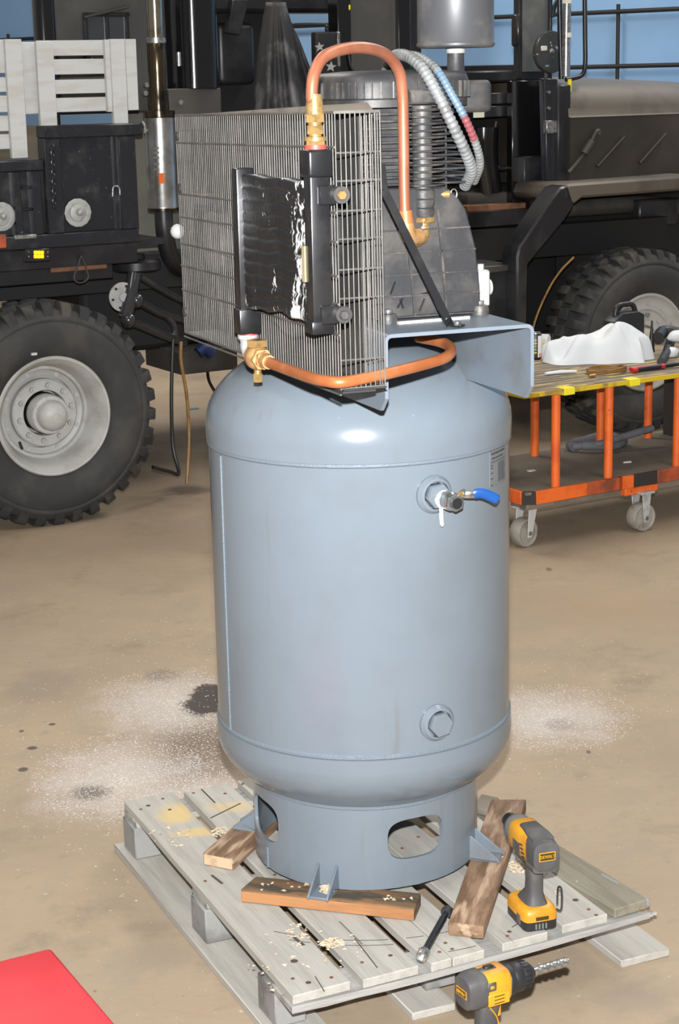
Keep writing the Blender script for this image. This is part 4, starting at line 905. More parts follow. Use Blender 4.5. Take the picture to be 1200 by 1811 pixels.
# drill on the floor in front
ddir = np.array([.205, .11, 0]); ddir /= np.linalg.norm(ddir)
f = Fr((.262, 3.082, 0), ddir, (-ddir[1], ddir[0], 0), (0, 0, 1)); HC = .226
dr = root('cordless_drill', 'yellow and charcoal cordless drill with long bit standing on the floor', 'power tool', f, 'cordless power tools')
battery(f, dr, 1.25)
MB(f).loft([hsec(.056, .042, .028, .004), hsec(.072, .032, .022, .0), hsec(.09, .020, .0165, -.008), hsec(.13, .0195, .016, -.010), hsec(.17, .021, .0165, -.008), hsec(.205, .026, .021, -.004)]).build('handle', mt['toolgrey'], dr, ang=60)
MB(f).tube(spline([(.012, -.0175, .10), (.010, -.0185, .13), (.004, -.0185, .165), (-.012, -.0185, .19)], 4), .0014, 6).build('handle_piping', mt['yellow'], dr)
MB(f).loft([sec(-.062, .018, .020, HC-.002), sec(-.060, .027, .030, HC-.002), sec(-.045, .0315, .034, HC), sec(-.022, .032, .034, HC)]).build('motor_cap', mt['toolgrey'], dr, ang=40)
MB(f).loft([sec(-.028, .0315, .0335, HC), sec(-.01, .0325, .0345, HC), sec(.024, .0325, .0345, HC), sec(.030, .029, .031, HC)]).build('body', mt['yellow'], dr, ang=50)
MB(f).box(-.025, .012, -.008, .008, HC+.028, HC+.0365).build('selector_base', mt['toolgrey'], dr, bevel=.003)
MB(f).box(-.014, .006, -.006, .006, HC+.034, HC+.040).build('gear_selector', mt['toolblack'], dr, bevel=.002)
MB(f).box(-.026, -.006, -.0345, -.030, HC+.004, HC+.022).build('lock_pad', mt['toolgrey'], dr, bevel=.003)
MB(f).box(-.021, -.011, -.036, -.032, HC+.009, HC+.017).build('lock_button', mt['yellow'], dr, bevel=.003)
MB(f).box(-.024, .022, -.0345, -.031, HC-.026, HC-.002).build('rating_label', mt['yellow'], dr, bevel=.001)
for k in range(3): MB(f).box(-.012, .010, -.0352, -.0344, HC-.022+.007*k, HC-.0205+.007*k).build('label_print', mt['badge'], dr)
fx = Fr(f.w((.028, 0, HC)), f.A[1], f.A[2], f.A[0])
ch = MB(fx).lathe([(.028, 0), (.0305, .004), (.0305, .014), (.028, .016)], 30).lathe([(.027, .016), (.0285, .020), (.0285, .034), (.0275, .036)], 28).lathe([(.0265, .036), (.0275, .039), (.026, .052), (.020, .060), (.012, .064)], 28).build('chuck', mt['toolblack'], dr, ang=30)
for k in range(18):
    t = 2*math.pi*k/18; MB(fx).bar((.0278*math.cos(t), .0278*math.sin(t), .038), (.0262*math.cos(t), .0262*math.sin(t), .052), .002, .002, up=(math.cos(t), math.sin(t), 0)).build('chuck_grip', mt['toolblack2'], ch)
MB(fx).lathe([(.014, .060), (.011, .068), (.008, .069)], 18).build('chuck_jaws', mt['cast_dust'], ch)
MB(f).box(.008, .024, -.006, .006, HC-.07, HC-.034).build('trigger', mt['yellow'], dr, bevel=.004)
# twisted bit
L = []; nb = 44
for i in range(nb+1):
    t = i/nb; zz = .062+.088*t; tw = 2*math.pi*2.1*max(0, t-.25)/.75
    rr_ = .0068 if t < .22 else .0088; rr_ *= (1 if t < .96 else .7); P = []
    for k in range(20):
        a_ = 2*math.pi*k/20; fl_ = 1.0 if t < .22 else (1-.42*max(0, math.cos(2*a_))**2)
        P.append((rr_*fl_*math.cos(a_+tw), rr_*fl_*math.sin(a_+tw), zz))
    L.append(P)
MB(fx).loft(L).build('drill_bit', mt['steel'], dr, ang=50, label='bright twisted steel drill bit')
fbk = Fr(f.w((-.0625, .0, HC)), -f.A[1], f.A[2], -f.A[0]); badge(fbk, .034, .016, dr, 'DEWALT')
# ---------------- red padded top in the corner
zr = .30
a, b, c_ = W0(90, 1675, zr), W0(-60, 1719, zr), W0(206, 1811, zr)
ex_ = (c_-a); Lx = np.linalg.norm(ex_); ex_ /= Lx; ey_ = np.array([-ex_[1], ex_[0], 0]); ey_ = -ey_ if ey_ @ (b-a) < 0 else ey_
fr_ = Fr((a[0], a[1], 0), ex_, np.cross((0, 0, 1), ex_), (0, 0, 1)); sg = 1 if (b-a) @ fr_.A[1] > 0 else -1
rd = root('padded_stool', 'red vinyl padded shop seat at the lower left corner', 'seat', fr_)
y0_, y1_ = (0, .45) if sg > 0 else (-.45, 0)
MB(fr_).box(0, .62, y0_, y1_, zr-.05, zr).build('seat_pad', mt['redpad'], rd, bevel=.008, seg=3)
for u in (.05, .55):
    for v in (y0_+.04, y1_-.08): MB(fr_).box(u, u+.04, v, v+.04, 0, zr-.05).build('leg', mt['black'], rd)
# ================================================================== THE TRUCK
FT = fz((*W0(80, 918)[:2], 0), 30)          # s forward, m away, z up
tk = root('truck', 'black flatbed truck with light grey wheels behind the compressor', 'truck', FT)
def tb(name, mat, x0, y0, x1, y1, m, dm, par=tk, bevel=.004, seg=1, label=None):
    """panel whose near face sits at offset m and covers the photo's rectangle"""
    mx, my = (x0+x1)/2, (y0+y1)/2
    s0, s1 = FT.px(x0, my, b=m)[0], FT.px(x1, my, b=m)[0]; z1, z0 = FT.px(mx, y0, b=m)[2], FT.px(mx, y1, b=m)[2]
    return MB(FT).box(s0, s1, m, m+dm, z0, z1).build(name, mat, par, bevel=bevel, seg=seg, label=label)
def tquad(name, mat, pts, m, dm, par=tk, bevel=.003, label=None):
    P = [FT.px(x, y, b=m) for x, y in pts]; n = len(P)
    mb = MB(FT); mb.prism([(p[0], p[2]) for p in P], 1, m, m+dm); return mb.build(name, mat, par, bevel=bevel, label=label)
def tt(name, mat, pts, ms, r, par=tk, n=6, k=12, label=None):
    P = [FT.px(x, y, b=m) for (x, y), m in zip(pts, ms if hasattr(ms, '__len__') else [ms]*len(pts))]
    S = spline(P, n) if len(P) > 2 else P
    return MB(FT).tube(S, r, k).build(name, mat, par, label=label)
# ---------------- wheels
RW, WW = .492, .27
def wheel(s, m, rear):
    f = Fr(FT.w((s, m, RW-.006)), FT.A[0], FT.A[2], -FT.A[1])      # x forward, y up, z towards the viewer
    ty = MB(f).lathe([(.255, -.02), (.262, .004), (.31, .030), (.37, .034), (.405, .024), (.412, .018), (.418, .022), (.430, .018), (.436, .010), (.455, -.004), (.463, -.03), (.466, -.08), (.466, -WW+.08), (.455, -WW+.01), (.40, -WW-.03), (.30, -WW-.03), (.255, -WW+.02)], 96, closed=True).build('tyre', mt['rubber'], tk, ang=60, label='black chunky off road tyre')
    n = 34
    def lugm():
        mb = MB(f); w = 2*math.pi/n*.29
        return mb
    protos = []
    for row in range(3):
        mb = MB(f); w = 2*math.pi/n
        if row == 0: prof = [(.428, .0145), (.462, .004), (.489, -.014), (.492, -.028), (.492, -.085), (.462, -.085)]; a0, a1 = -.27*w, .27*w
        elif row == 1: prof = [(.462, -.10), (.491, -.10), (.491, -.165), (.462, -.165)]; a0, a1 = -.33*w, .33*w
        else: prof = [(.462, -.18), (.491, -.18), (.489, -.255), (.46, -.27), (.43, -.283)]; a0, a1 = -.27*w, .27*w
        k = len(prof); V = []
        for a_, sk2 in ((a0, 0), (a1, 0)): V += [(r*math.sin(a_+sk2), r*math.cos(a_+sk2), z) for r, z in prof]
        mb.add(V, [tuple(range(k-1, -1, -1)), tuple(range(k, 2*k))]+[(i, (i+1) % k, k+(i+1) % k, k+i) for i in range(k)])
        protos.append(mb.build('tread_lug', mt['lug'], ty, bevel=.003))
    for row, p in enumerate(protos):
        base = f.M.inverted() @ WM[p.name]
        for i in range(n):
            rot = Matrix.Rotation(-2*math.pi*(i+(.5 if row == 1 else 0))/n, 4, 'Z'); mw = f.M @ rot @ base
            if i == 0: put(p, mw, ty)
            else: copy_at(p, mw, ty)
    if rear:
        rim = MB(f).lathe([(.262, -.012), (.262, .006), (.256, .012), (.249, .010), (.243, .0), (.232, -.012), (.218, -.05), (.205, -.115), (.203, -.122), (.198, -.122), (.190, -.120), (.186, -.135), (.176, -.140), (.160, -.142), (.160, -.16), (.05, -.16)], 72, cap=(False, True)).build('wheel_rim', mt['rim'], tk, ang=35, label='light grey deep dish steel wheel rim')
        MB(f).lathe([(.150, -.14), (.150, -.105), (.143, -.098), (.102, -.098), (.099, -.104), (.098, -.14)], 60, cap=(False, False)).build('wheel_disc', mt['rim'], rim, ang=35)
        MB(f).lathe([(.097, -.12), (.097, -.158), (.06, -.1585)], 40, cap=(False, True)).build('hub_recess', mt['rim_dirt'], rim)
        hb = MB(f).lathe([(.086, -.158), (.086, -.045), (.082, -.036), (.068, -.034), (.066, -.028), (.0655, -.008), (.060, .010), (.044, .026), (.022, .033), (.001, .035)], 48).build('hub_cap', mt['rim'], rim, ang=40)
        for k in range(10):
            t = R(36*k+10); MB(f).prism([(.122*math.cos(t)+.013*math.cos(R(60*j)), .122*math.sin(t)+.013*math.sin(R(60*j))) for j in range(6)], 2, -.099, -.080).build('wheel_nut', mt['rim'], rim, bevel=.001)
            MB(f).cyl((.122*math.cos(t), .122*math.sin(t), -.09), (.122*math.cos(t), .122*math.sin(t), -.070), .0065, n=8).build('wheel_stud', mt['rim'], rim)
        for k in range(8):
            t = R(45*k+20); MB(f).cyl((.174*math.cos(t), .174*math.sin(t), -.142), (.174*math.cos(t), .174*math.sin(t), -.136), .010, n=12).build('rim_bolt', mt['rim'], rim)
            t = R(45*k+10); MB(f).cyl((.0755*math.cos(t), .0755*math.sin(t), -.037), (.0755*math.cos(t), .0755*math.sin(t), -.030), .0065, n=8).build('hub_bolt', mt['rim'], rim)
        MB(f).tube([(.02*math.cos(t), .02*math.sin(t)-.005, .0335) for t in np.linspace(.4, 5.6, 14)], .0016, 5).build('hub_mark', mt['rim_dirt'], hb)
        MB(f).bar((-.155, -.10, -.02), (-.135, -.135, -.05), .01, .008).build('valve_stem', mt['black'], rim)
    else:
        rim = MB(f).lathe([(.262, -.012), (.262, .006), (.256, .012), (.249, .010), (.243, .0), (.236, -.012), (.226, -.02), (.195, -.022), (.19, -.016), (.175, -.016), (.168, -.028), (.12, -.030), (.115, -.022), (.09, -.022), (.085, -.06), (.01, -.06)], 72, cap=(False, True)).build('wheel_rim', mt['rim'], tk, ang=35, label='light grey steel front wheel rim')
        MB(f).lathe([(.075, -.08), (.075, .0), (.06, .03), (.03, .04), (.001, .042)], 40).build('hub_cap', mt['rim_dirt'], rim, ang=40)
        for k in range(10):
            t = R(36*k+10); MB(f).prism([(.143*math.cos(t)+.0125*math.cos(R(60*j)), .143*math.sin(t)+.0125*math.sin(R(60*j))) for j in range(6)], 2, -.032, -.014).build('wheel_nut', mt['rim'] if k % 2 else mt['zinc'], rim, bevel=.001)
        for k in range(6):
            t = R(60*k+25); MB(f).cyl((.205*math.cos(t), .205*math.sin(t), -.024), (.205*math.cos(t), .205*math.sin(t), -.017), .011, n=12).build('rim_bolt', mt['rim'], rim)
    return f
fr_w = wheel(.011, -.15, True)
wheel(3.415, .0, False)
p = FT.px(60, 626, b=-.182); MB(FT).box(p[0]-.012, p[0]+.012, -.188, -.176, p[2]-.005, p[2]+.005).build('sidewall_mark', mt['white'], tk, label='white paint fleck on the tyre sidewall')
# ---------------- bed
bd = tb('bed_sill', mt['truck_bed'], -160, 422, 246, 445, 0, .10)
def sz(x, y, m): q = FT.px(x, y, b=m); return q[0], q[2]
S1 = FT.px(246, 420, b=0)[0]; zs0, zs1 = FT.px(245, 428, b=0)[2], FT.px(245, 404, b=0)[2]
bpy.data.objects.remove(bd)
bed = MB(FT).box(-1.6, S1, 0, .12, zs0, zs1).build('bed_sill', mt['truck_bed'], tk, bevel=.004)
zr0, zr1 = FT.px(251, 239, b=0)[2], FT.px(251, 217, b=0)[2]
sR0, sR1 = FT.px(78, 230, b=0)[0], FT.px(251, 230, b=0)[0]
MB(FT).box(sR0, sR1, -.01, .10, zr0, zr1).build('bed_rail', mt['truck_bed'], tk, bevel=.005)
MB(FT).box(sR0+.01, S1, .03, .06, zs1, zr0).build('bed_panel', mt['truck_bed'], tk, bevel=.002)
sa, sb_ = FT.px(82, 330, b=0)[0], FT.px(111, 330, b=0)[0]; MB(FT).box(sa, sb_, 0, .08, zs1, zr0).build('bed_post', mt['truck_bed'], tk, bevel=.004)
sa, sb_ = FT.px(213, 330, b=0)[0], FT.px(243, 330, b=0)[0]; MB(FT).box(sa, sb_, 0, .08, zs1, zr0).build('bed_post', mt['truck_bed'], tk, bevel=.004)
sa = FT.px(203, 330, b=.02)[0]; MB(FT).box(sa, sa+.018, .015, .05, zs1, zr0).build('bed_rib', mt['truck_bed'], tk)
zl0, zl1 = FT.px(40, 303, b=0)[2], FT.px(40, 283, b=0)[2]; sL = FT.px(76, 290, b=0)[0]
MB(FT).box(-1.6, sL, -.01, .10, zl0, zl1).build('bed_rail', mt['truck_bed'], tk, bevel=.005)
MB(FT).box(-1.6, sL, .03, .06, zs1, zl0).build('bed_panel', mt['truck_bed'], tk, bevel=.002)
for x0, x1 in ((26, 38), (58, 74)):
    sa, sb_ = FT.px(x0, 350, b=0)[0], FT.px(x1, 350, b=0)[0]; MB(FT).box(sa, sb_, 0, .06, zs1, zl0).build('bed_post', mt['truck_bed'], tk, bevel=.003)
for y in (331, 370): tb('bed_strap', mt['truck_bed'], 38, y-2, 58, y+3, .01, .03)
for x, y in ((137, 376), (2, 383)):
    p = FT.px(x, y, b=.02); f = Fr(FT.w(p), FT.A[0], FT.A[2], -FT.A[1])
    dk = MB(f).lathe([(.062, 0), (.062, .006), (.044, .010), (.040, .009), (.038, .014), (.020, .020)], 14).build('rope_washer', mt['zincdisc'], tk, ang=30)
    MB(f).ball((0, 0.004, .026), .016, 14).build('rope_knob', mt['zincdisc'], dk)
# hook, chain and latches
tt('tie_hook', mt['zinc'], [(199, 347), (200, 332), (205, 329), (211, 333), (212, 345)], -.0, .004)
for k in range(13):
    p = FT.px(93+.3*k, 262+8.5*k, b=-.012); f = Fr(FT.w(p), FT.A[0], FT.A[2], -FT.A[1])
    MB(f).tube([((.008 if k % 2 else .004)*math.cos(t), .013*math.sin(t), (0 if k % 2 else .006*math.cos(t))) for t in np.linspace(0, 2*math.pi, 10, endpoint=False)], .003, 5, closed=True).build('chain_link', mt['black'], tk)
p = FT.px(254, 228, b=-.02); MB(FT).tube(spline([(p[0], -.01, p[2]+.03), (p[0]+.006, -.02, p[2]+.01), (p[0]+.006, -.02, p[2]-.015), (p[0]+.02, -.02, p[2]-.005)], 4), .006, 8).build('rail_hook', mt['steel'], tk)
tb('side_marker', mt['orange_worn'], -20, 415, 12, 440, -.012, .014, label='orange side marker at the bed edge')
tb('latch_bar', mt['zinc'], 26, 415, 66, 423, -.02, .02)
al = tb('amber_light', mt['black'], 46, 440, 89, 463, -.03, .05, bevel=.004, label='lit amber marker light in black housing')
for k in range(3):
    for j in range(2): tb('lens', mt['amber'], 60.5+6*k, 443.5+7*j, 66+6*k, 450+7*j, -.036, .01, par=al, bevel=.002)
for x in (51.5, 85):
    for y in (446, 454): tb('housing_screw', mt['zinc'], x-1.5, y-1.5, x+1.5, y+1.5, -.034, .006, par=al)
# frame rails and under-bed gear
MB(FT).box(-1.6, 3.9, .42, .52, .93, 1.10).build('chassis_rail', mt['chassis'], tk, bevel=.004)
MB(FT).box(-1.6, .70, .14, 1.9, zs0-.03, zs0-.002).build('bed_floor', mt['truck'], tk)
MB(FT).box(-1.6, .55, .10, .16, zs0-.10, zs0-.002).build('bed_crossmember', mt['truck'], tk, bevel=.004)
tb('under_bar', mt['truck'], -10, 462, 200, 500, .12, .06)
tb('rust_strip', mt['rust'], 90, 470, 190, 479, .10, .02)
tt('tie_ring', mt['truck_dull'], [(143, 452), (138, 470), (131, 490), (136, 499), (147, 499), (156, 490), (150, 468), (144, 452)], .09, .004)
MB(FT).cyl((.011, -.05, RW-.006), (.011, 2.0, RW-.006), .09, n=16).build('axle', mt['truck'], tk)
MB(FT).cyl((3.415, .15, RW-.006), (3.415, 2.0, RW-.006), .08, n=16).build('axle', mt['truck'], tk)
for s, m in ((.011, 1.75), (3.415, 1.75)):
    f = Fr(FT.w((s, m, RW-.006)), FT.A[0], FT.A[2], -FT.A[1]); MB(f).lathe([(.25, 0), (.40, .03), (.48, .0), (.488, -.10), (.48, -.2), (.25, -.24)], 48).build('tyre', mt['rubber'], tk)
# air spring and suspension links
p = FT.px(240, 462, b=.35); f = Fr(FT.w(p), FT.A[0], FT.A[1], FT.A[2])
MB(f).lathe([(.10, -.045), (.115, -.035), (.115, .0), (.10, .012), (.045, .014), (.04, .035), (.03, .036)], 28).build('air_spring', mt['truck'], tk, ang=35)
p = FT.px(216, 525, b=.08); f = Fr(FT.w(p), FT.A[0], FT.A[2], -FT.A[1])
dd = MB(f).lathe([(.066, 0), (.066, .008), (.022, .010), (.020, .022)], 28).build('link_washer', mt['zincdisc'], tk, ang=30)
for k in range(6): t = R(60*k+10); MB(f).cyl((.05*math.cos(t), .05*math.sin(t), .008), (.05*math.cos(t), .05*math.sin(t), .011), .006, n=8).build('washer_hole', mt['deep'], dd)
tt('suspension_link', mt['blackmetal'], [(237, 485), (233, 510), (228, 535), (222, 560)], [.10, .08, .07, .06], .032)
tt('suspension_link', mt['blackmetal'], [(247, 488), (270, 502), (300, 520), (330, 535)], [.15, .2, .28, .35], .018)
tt('suspension_link', mt['blackmetal'], [(243, 530), (262, 542), (290, 556), (325, 566)], [.10, .15, .22, .3], .020)
tt('suspension_link', mt['blackmetal'], [(226, 565), (250, 575), (285, 590), (325, 606)], [.06, .12, .2, .3], .022)
tt('suspension_link', mt['blackmetal'], [(290, 556), (303, 568), (308, 580), (310, 600)], [.22, .24, .25, .25], .016)
for x, y, m in ((241, 531, .1), (227, 566, .06)):
    p = FT.px(x, y, b=m-.03); MB(FT).ball(p, .035, 14).build('ball_joint', mt['blackmetal'], tk)
MB(FT).box(.45, 1.9, .55, 1.6, .62, 1.05).build('gearbox', mt['deep'], tk, bevel=.03)
tb('step_tank', mt['truck_dull'], 318, 618, 420, 658, .35, .4)
tt('air_valve', mt['bluecap'], [(350, 624), (362, 616), (374, 626)], .34, .028)
# ---------------- exhaust stack
mT, mB_ = FT.px(281, 197, b=.3), FT.px(288, 372, b=.3); rM = (FT.px(311, 290, b=.3)[0]-FT.px(257, 290, b=.3)[0])/2*.92
fm = Fr(FT.w((mT[0], .3, 0)), FT.A[0], FT.A[1], FT.A[2])
mu = MB(fm).lathe([(rM*.9, mB_[2]), (rM, mB_[2]+.004), (rM, mB_[2]+.02), (rM*.985, mB_[2]+.022), (rM*.985, mT[2]-.022), (rM*1.02, mT[2]-.02), (rM*1.02, mT[2]), (rM*.5, mT[2]+.004)], 40).build('muffler', mt['muffler'], tk, ang=35, label='stainless cylindrical muffler on the exhaust stack')
MB(fm).lathe([(rM*.96, mT[2]-.03), (rM*1.03, mT[2]-.024), (rM*1.03, mT[2]+.002), (rM*.96, mT[2]+.003)], 40, closed=True).build('burnt_band', mt['burnt'], mu)
MB(fm).lathe([(rM*.96, mB_[2]-.002), (rM*1.02, mB_[2]), (rM*1.02, mB_[2]+.012), (rM*.96, mB_[2]+.014)], 40, closed=True).build('burnt_band', mt['burnt'], mu)
rp_ = rM*.52
zz1, zz2, zz3 = FT.px(283, 128, b=.3)[2], FT.px(283, 72, b=.3)[2], 3.1
MB(fm).lathe([(rp_*1.25, mT[2]), (rp_*1.3, mT[2]+.03), (rp_*1.15, mT[2]+.06), (rp_*1.05, zz1-.03), (rp_*1.12, zz1), (rp_*1.16, zz2-.01), (rp_*1.0, zz2)], 28).build('stack_joint', mt['burnt'], tk, ang=40)
MB(fm).lathe([(rp_, zz2-.01), (rp_, zz3)], 28).build('exhaust_pipe', mt['chrome'], tk, label='tarnished chrome exhaust stack pipe')
MB(fm).lathe([(rp_*1.02, zz2-.012), (rp_*1.22, zz2-.01), (rp_*1.22, zz2+.012), (rp_*1.02, zz2+.014)], 28, closed=True).build('pipe_clamp', mt['steel'], tk)
p = FT.px(306, 105, b=.3); MB(FT).cyl((p[0], .24, p[2]-.03), (p[0], .24, p[2]+.03), .011, n=10).build('clamp_bolt', mt['steel'], tk)
lo = spline([(0, 0, mB_[2]+.01), (0.004, 0, mB_[2]-.10), (.03, .02, mB_[2]-.20), (.09, .06, mB_[2]-.27), (.18, .12, mB_[2]-.29)], 6); MB(fm).tube(lo, rp_*1.15, 16).build('exhaust_elbow', mt['truck'], tk, label='matt black exhaust elbow below the muffler')
p = FT.px(274, 314, b=.3); MB(fm).lathe([(1e-4, 0), (.02, .0)], 12).fr
MB(FT).box(p[0]-.014, p[0]+.012, .3-rM-.003, .3-rM+.006, p[2]-.024, p[2]+.022).build('orange_mark', mt['canorange'], mu)
for y in (262, 270, 279, 290, 300): q = FT.px(277, y, b=.22); MB(FT).box(q[0]-.012, q[0]+.016, .3-rM-.002, .3-rM+.006, q[2]-.004, q[2]+.004).build('stamped_mark', mt['muffler'], mu)
# ---------------- cab
tb('rear_post', mt['black_gloss'], 74, -40, 106, 300, .55, .10, bevel=.03, seg=3, label='black upright post behind the stake rack')
cabw = tb('cab_back', mt['cab'], 100, -60, 330, 200, .75, .12, bevel=.01)
tb('shaded_wall_panel', mt['shaded_wall'], 225, 195, 340, 470, .80, .08)  # added panel in the dim tone of the shaded wall behind
wf = tb('cab_window', mt['glass'], 152, 28, 228, 130, .735, .02, par=cabw)
for x0, x1, y0, y1 in ((150, 230, 22, 29), (150, 157, 22, 130), (189, 195, 22, 130), (224, 230, 22, 130)): tb('window_frame', mt['truck'], x0, y0, x1, y1, .72, .02, par=cabw)
tquad('window_visor', mt['truck_dull'], [(150, 28), (228, 8), (229, 14), (150, 33)], .70, .03, par=cabw)
# glossy rounded rear corner of the cab
pc = FT.px(338, 60, b=.62); z0_ = FT.px(338, 156, b=.5)[2]
MB(FT).loft([[(pc[0]+.105*abs(math.cos(t))**.7*(1 if math.cos(t) > 0 else -1), .62+.14*abs(math.sin(t))**.7*(1 if math.sin(t) > 0 else -1), z) for t in np.linspace(0, 2*math.pi, 32, endpoint=False)] for z in (z0_, 3.0)]).build('cab_corner', mt['black_gloss'], tk, ang=50, label='gloss black rounded rear corner of the cab')
tb('corner_plate', mt['truck_dull'], 300, 156, 392, 230, .50, .3, bevel=.006)
for x, y in ((320, 181), (260, 150), (258, 165)): p = FT.px(x, y, b=.49); MB(FT).cyl((p[0], .49, p[2]), (p[0], .51, p[2]), .012, n=10).build('rivet', mt['zinc'], tk)
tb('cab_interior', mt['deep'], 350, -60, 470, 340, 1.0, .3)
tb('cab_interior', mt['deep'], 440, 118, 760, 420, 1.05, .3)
tb('cab_beam', mt['truck'], 372, -40, 610, 22, .85, .2, bevel=.02)
tb('seat_back', mt['truck'], 386, 40, 452, 150, .9, .1, bevel=.03, seg=3)
tquad('roof_strut', mt['truck'], [(412, 0), (440, 0), (424, 62), (402, 58)], .8, .05)
# draped dark cloth over the seat
cl = MB(FT); Gc = []
for i in range(25):
    t = i/24; y = 4+t*205; row = []
    xl, xr = 470-20*t-6*math.sin(t*3), 505+76*t**1.15
    for j in range(33):
        u = j/32; x = xl+(xr-xl)*u
        fold = .05*math.sin(u*15+2.5*t)*t+.03*math.sin(u*33+5*t)*t; m_ = .62-.13*math.sin(u*math.pi)*(.3+t)+fold
        row.append(tuple(FT.px(x, y, b=m_)))
    Gc.append(row)
cl.grid(Gc); co = cl.build('seat_cover', mt['cloth_dark'], tk, ang=180, label='dark cloth draped over the cab seat')
sol = co.modifiers.new('thick', 'SOLIDIFY'); sol.thickness = .012
# starred mirror panel, window post and open door
sm = tb('star_panel', mt['truck'], 558, 56, 604, 135, .5, .05, bevel=.01, seg=2, label='dark panel printed with grey stars')
def star(x, y, r, rot=0):
    P = []
    for k in range(10):
        rr_ = r if k % 2 == 0 else r*.42; t = R(90+36*k+rot); P.append((x+rr_*math.cos(t), y-rr_*math.sin(t)))
    tquad('star', mt['star'], P, .496, .006, par=sm, bevel=0)
star(565, 83, 9, 8); star(585, 118, 10, -6)
tb('chrome_edge', mt['steel'], 597, 56, 602, 118, .494, .01, par=sm)
tb('knob', mt['black'], 577, 44, 582, 58, .51, .02, par=sm)
tb('window_bar', mt['rail'], 520, 40, 606, 46, 1.4, .05)
dr_ = tb('cab_door', mt['cab'], 622, -60, 708, 420, .55, .06, bevel=.006, label='dark grey open cab door')
tb('door_frame', mt['black_gloss'], 600, -60, 624, 420, .52, .1, par=dr_, bevel=.006)
tb('door_frame', mt['black_gloss'], 706, -60, 728, 420, .52, .1, par=dr_, bevel=.006)
tb('door_strip', mt['truck'], 724, -60, 746, 420, .6, .1, par=dr_)  # black strip beside the door frame
tb('door_latch', mt['yellow_tape'], 617, 8, 620, 18, .515, .01, par=dr_)
tt('door_cord', mt['black'], [(616, 95), (620, 118), (628, 133)], .51, .006, par=dr_)
# dash, firewall and engine-side gear
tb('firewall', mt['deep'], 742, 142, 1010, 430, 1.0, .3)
tb('dash_top', mt['truck'], 800, 124, 965, 145, .55, .5, bevel=.01)
tb('dash_top', mt['deep'], 700, 116, 925, 126, 1.1, .1)
tb('dash_box', mt['truck'], 858, 164, 900, 184, .52, .1, bevel=.004)
tb('dash_box', mt['truck'], 857, 187, 902, 207, .52, .1, bevel=.004)
for x0, y0, x1, y1, k in ((837, 193, 856, 208, 'tag'), (836, 183, 855, 192, 'conduit_red'), (900, 189, 911, 197, 'tag'), (900, 199, 911, 207, 'tag')): tb('sticker', mt[k], x0, y0, x1, y1, .515, .005, bevel=0)
for x, y in ((934, 172), (915, 205), (880, 383)): p = FT.px(x, y, b=.5); MB(FT).ball(p, .008, 8).build('rivet', mt['steel'], tk)
p0_, p1_ = FT.px(855, 225, b=.55), FT.px(862, 340, b=.55); MB(FT).tube(spline([p0_, (p0_[0], .55, (p0_[2]+p1_[2])/2), p1_], 4), .075, 20).build('wheel_tub', mt['black_gloss'], tk, label='gloss black curved duct inside the cab')
tt('cable_loop', mt['black'], [(877, 215), (870, 255), (870, 285), (885, 298), (902, 290), (906, 255), (905, 215)], .5, .012)
tb('side_panel', mt['black_gloss'], 905, 142, 964, 385, .45, .05, bevel=.004)
tb('panel_box', mt['truck'], 926, 276, 962, 345, .40, .06, bevel=.006)
ps = tquad('door_jamb', mt['truck_bed'], [(962, 138), (986, 140), (988, 377), (968, 377)], .30, .05, bevel=.004, label='dark slate door jamb strip')
for y in (163, 191): p = FT.px(970, y, b=.295); MB(FT).cyl((p[0], .29, p[2]), (p[0], .302, p[2]), .009, n=10).build('jamb_bolt', mt['zinc'], ps)
tb('jamb_latch', mt['zinc'], 966, 213, 984, 236, .285, .03, par=ps, bevel=.003)
tb('cab_sill', mt['rust'], 826, 361, 930, 372, .42, .1)
tb('cab_sill', mt['truck'], 826, 371, 940, 400, .42, .4)
tb('tub_base', mt['truck_dull'], 826, 340, 915, 364, .5, .2, bevel=.02, seg=2)
tb('battery_box', mt['truck'], 838, 478, 912, 600, .12, .35, bevel=.006)
tb('box_lid', mt['truck_dull'], 836, 470, 914, 482, .10, .40, bevel=.004)
# A-pillar glass, mirrors and grab tubes
tb('quarter_glass', mt['pillar'], 918, -60, 976, 140, .55, .03, bevel=.006, label='hazy grey quarter window pillar')
tb('pillar_edge', mt['truck'], 917, -60, 924, 140, .53, .05)
tb('pillar_edge', mt['truck'], 972, -60, 977, 142, .53, .05)
p = FT.px(974, 92, b=.45); f = Fr(FT.w(p), FT.A[0], FT.A[2], -FT.A[1])
MB(f).lathe([(.105, -.02), (.11, 0), (.105, .012), (.08, .016), (.001, .018)], 30).build('round_mirror', mt['mirror'], tk, ang=40, label='round pocked black mirror back')
tb('mirror_tag', mt['tag'], 957, 81, 968, 90, .425, .01)
tt('grab_tube', mt['steel'], [(1003, -40), (1001, 50), (1000, 135)], .35, .022)
for y in (2, 62): p = FT.px(1002, y, b=.35); MB(FT).cyl((p[0], .35, p[2]-.012), (p[0], .35, p[2]+.012), .024, n=14).build('tape_wrap', mt['tag'], tk)
tt('grab_tube', mt['black'], [(988, -40), (990, 60), (992, 140)], .40, .014)
tt('mirror_arm', mt['black'], [(1033, -40), (1034, 60), (1034, 115), (1028, 133), (1010, 139), (1000, 141)], .32, .012, n=8)
tt('mirror_arm', mt['black'], [(985, 2), (980, 12), (976, 30)], .45, .012)
tb('small_mirror', mt['black'], 914, 24, 920, 82, .5, .06, bevel=.01)
tb('yellow_tag', mt['yellow_tape'], 1005, 140, 1010, 162, .30, .01, bevel=0)
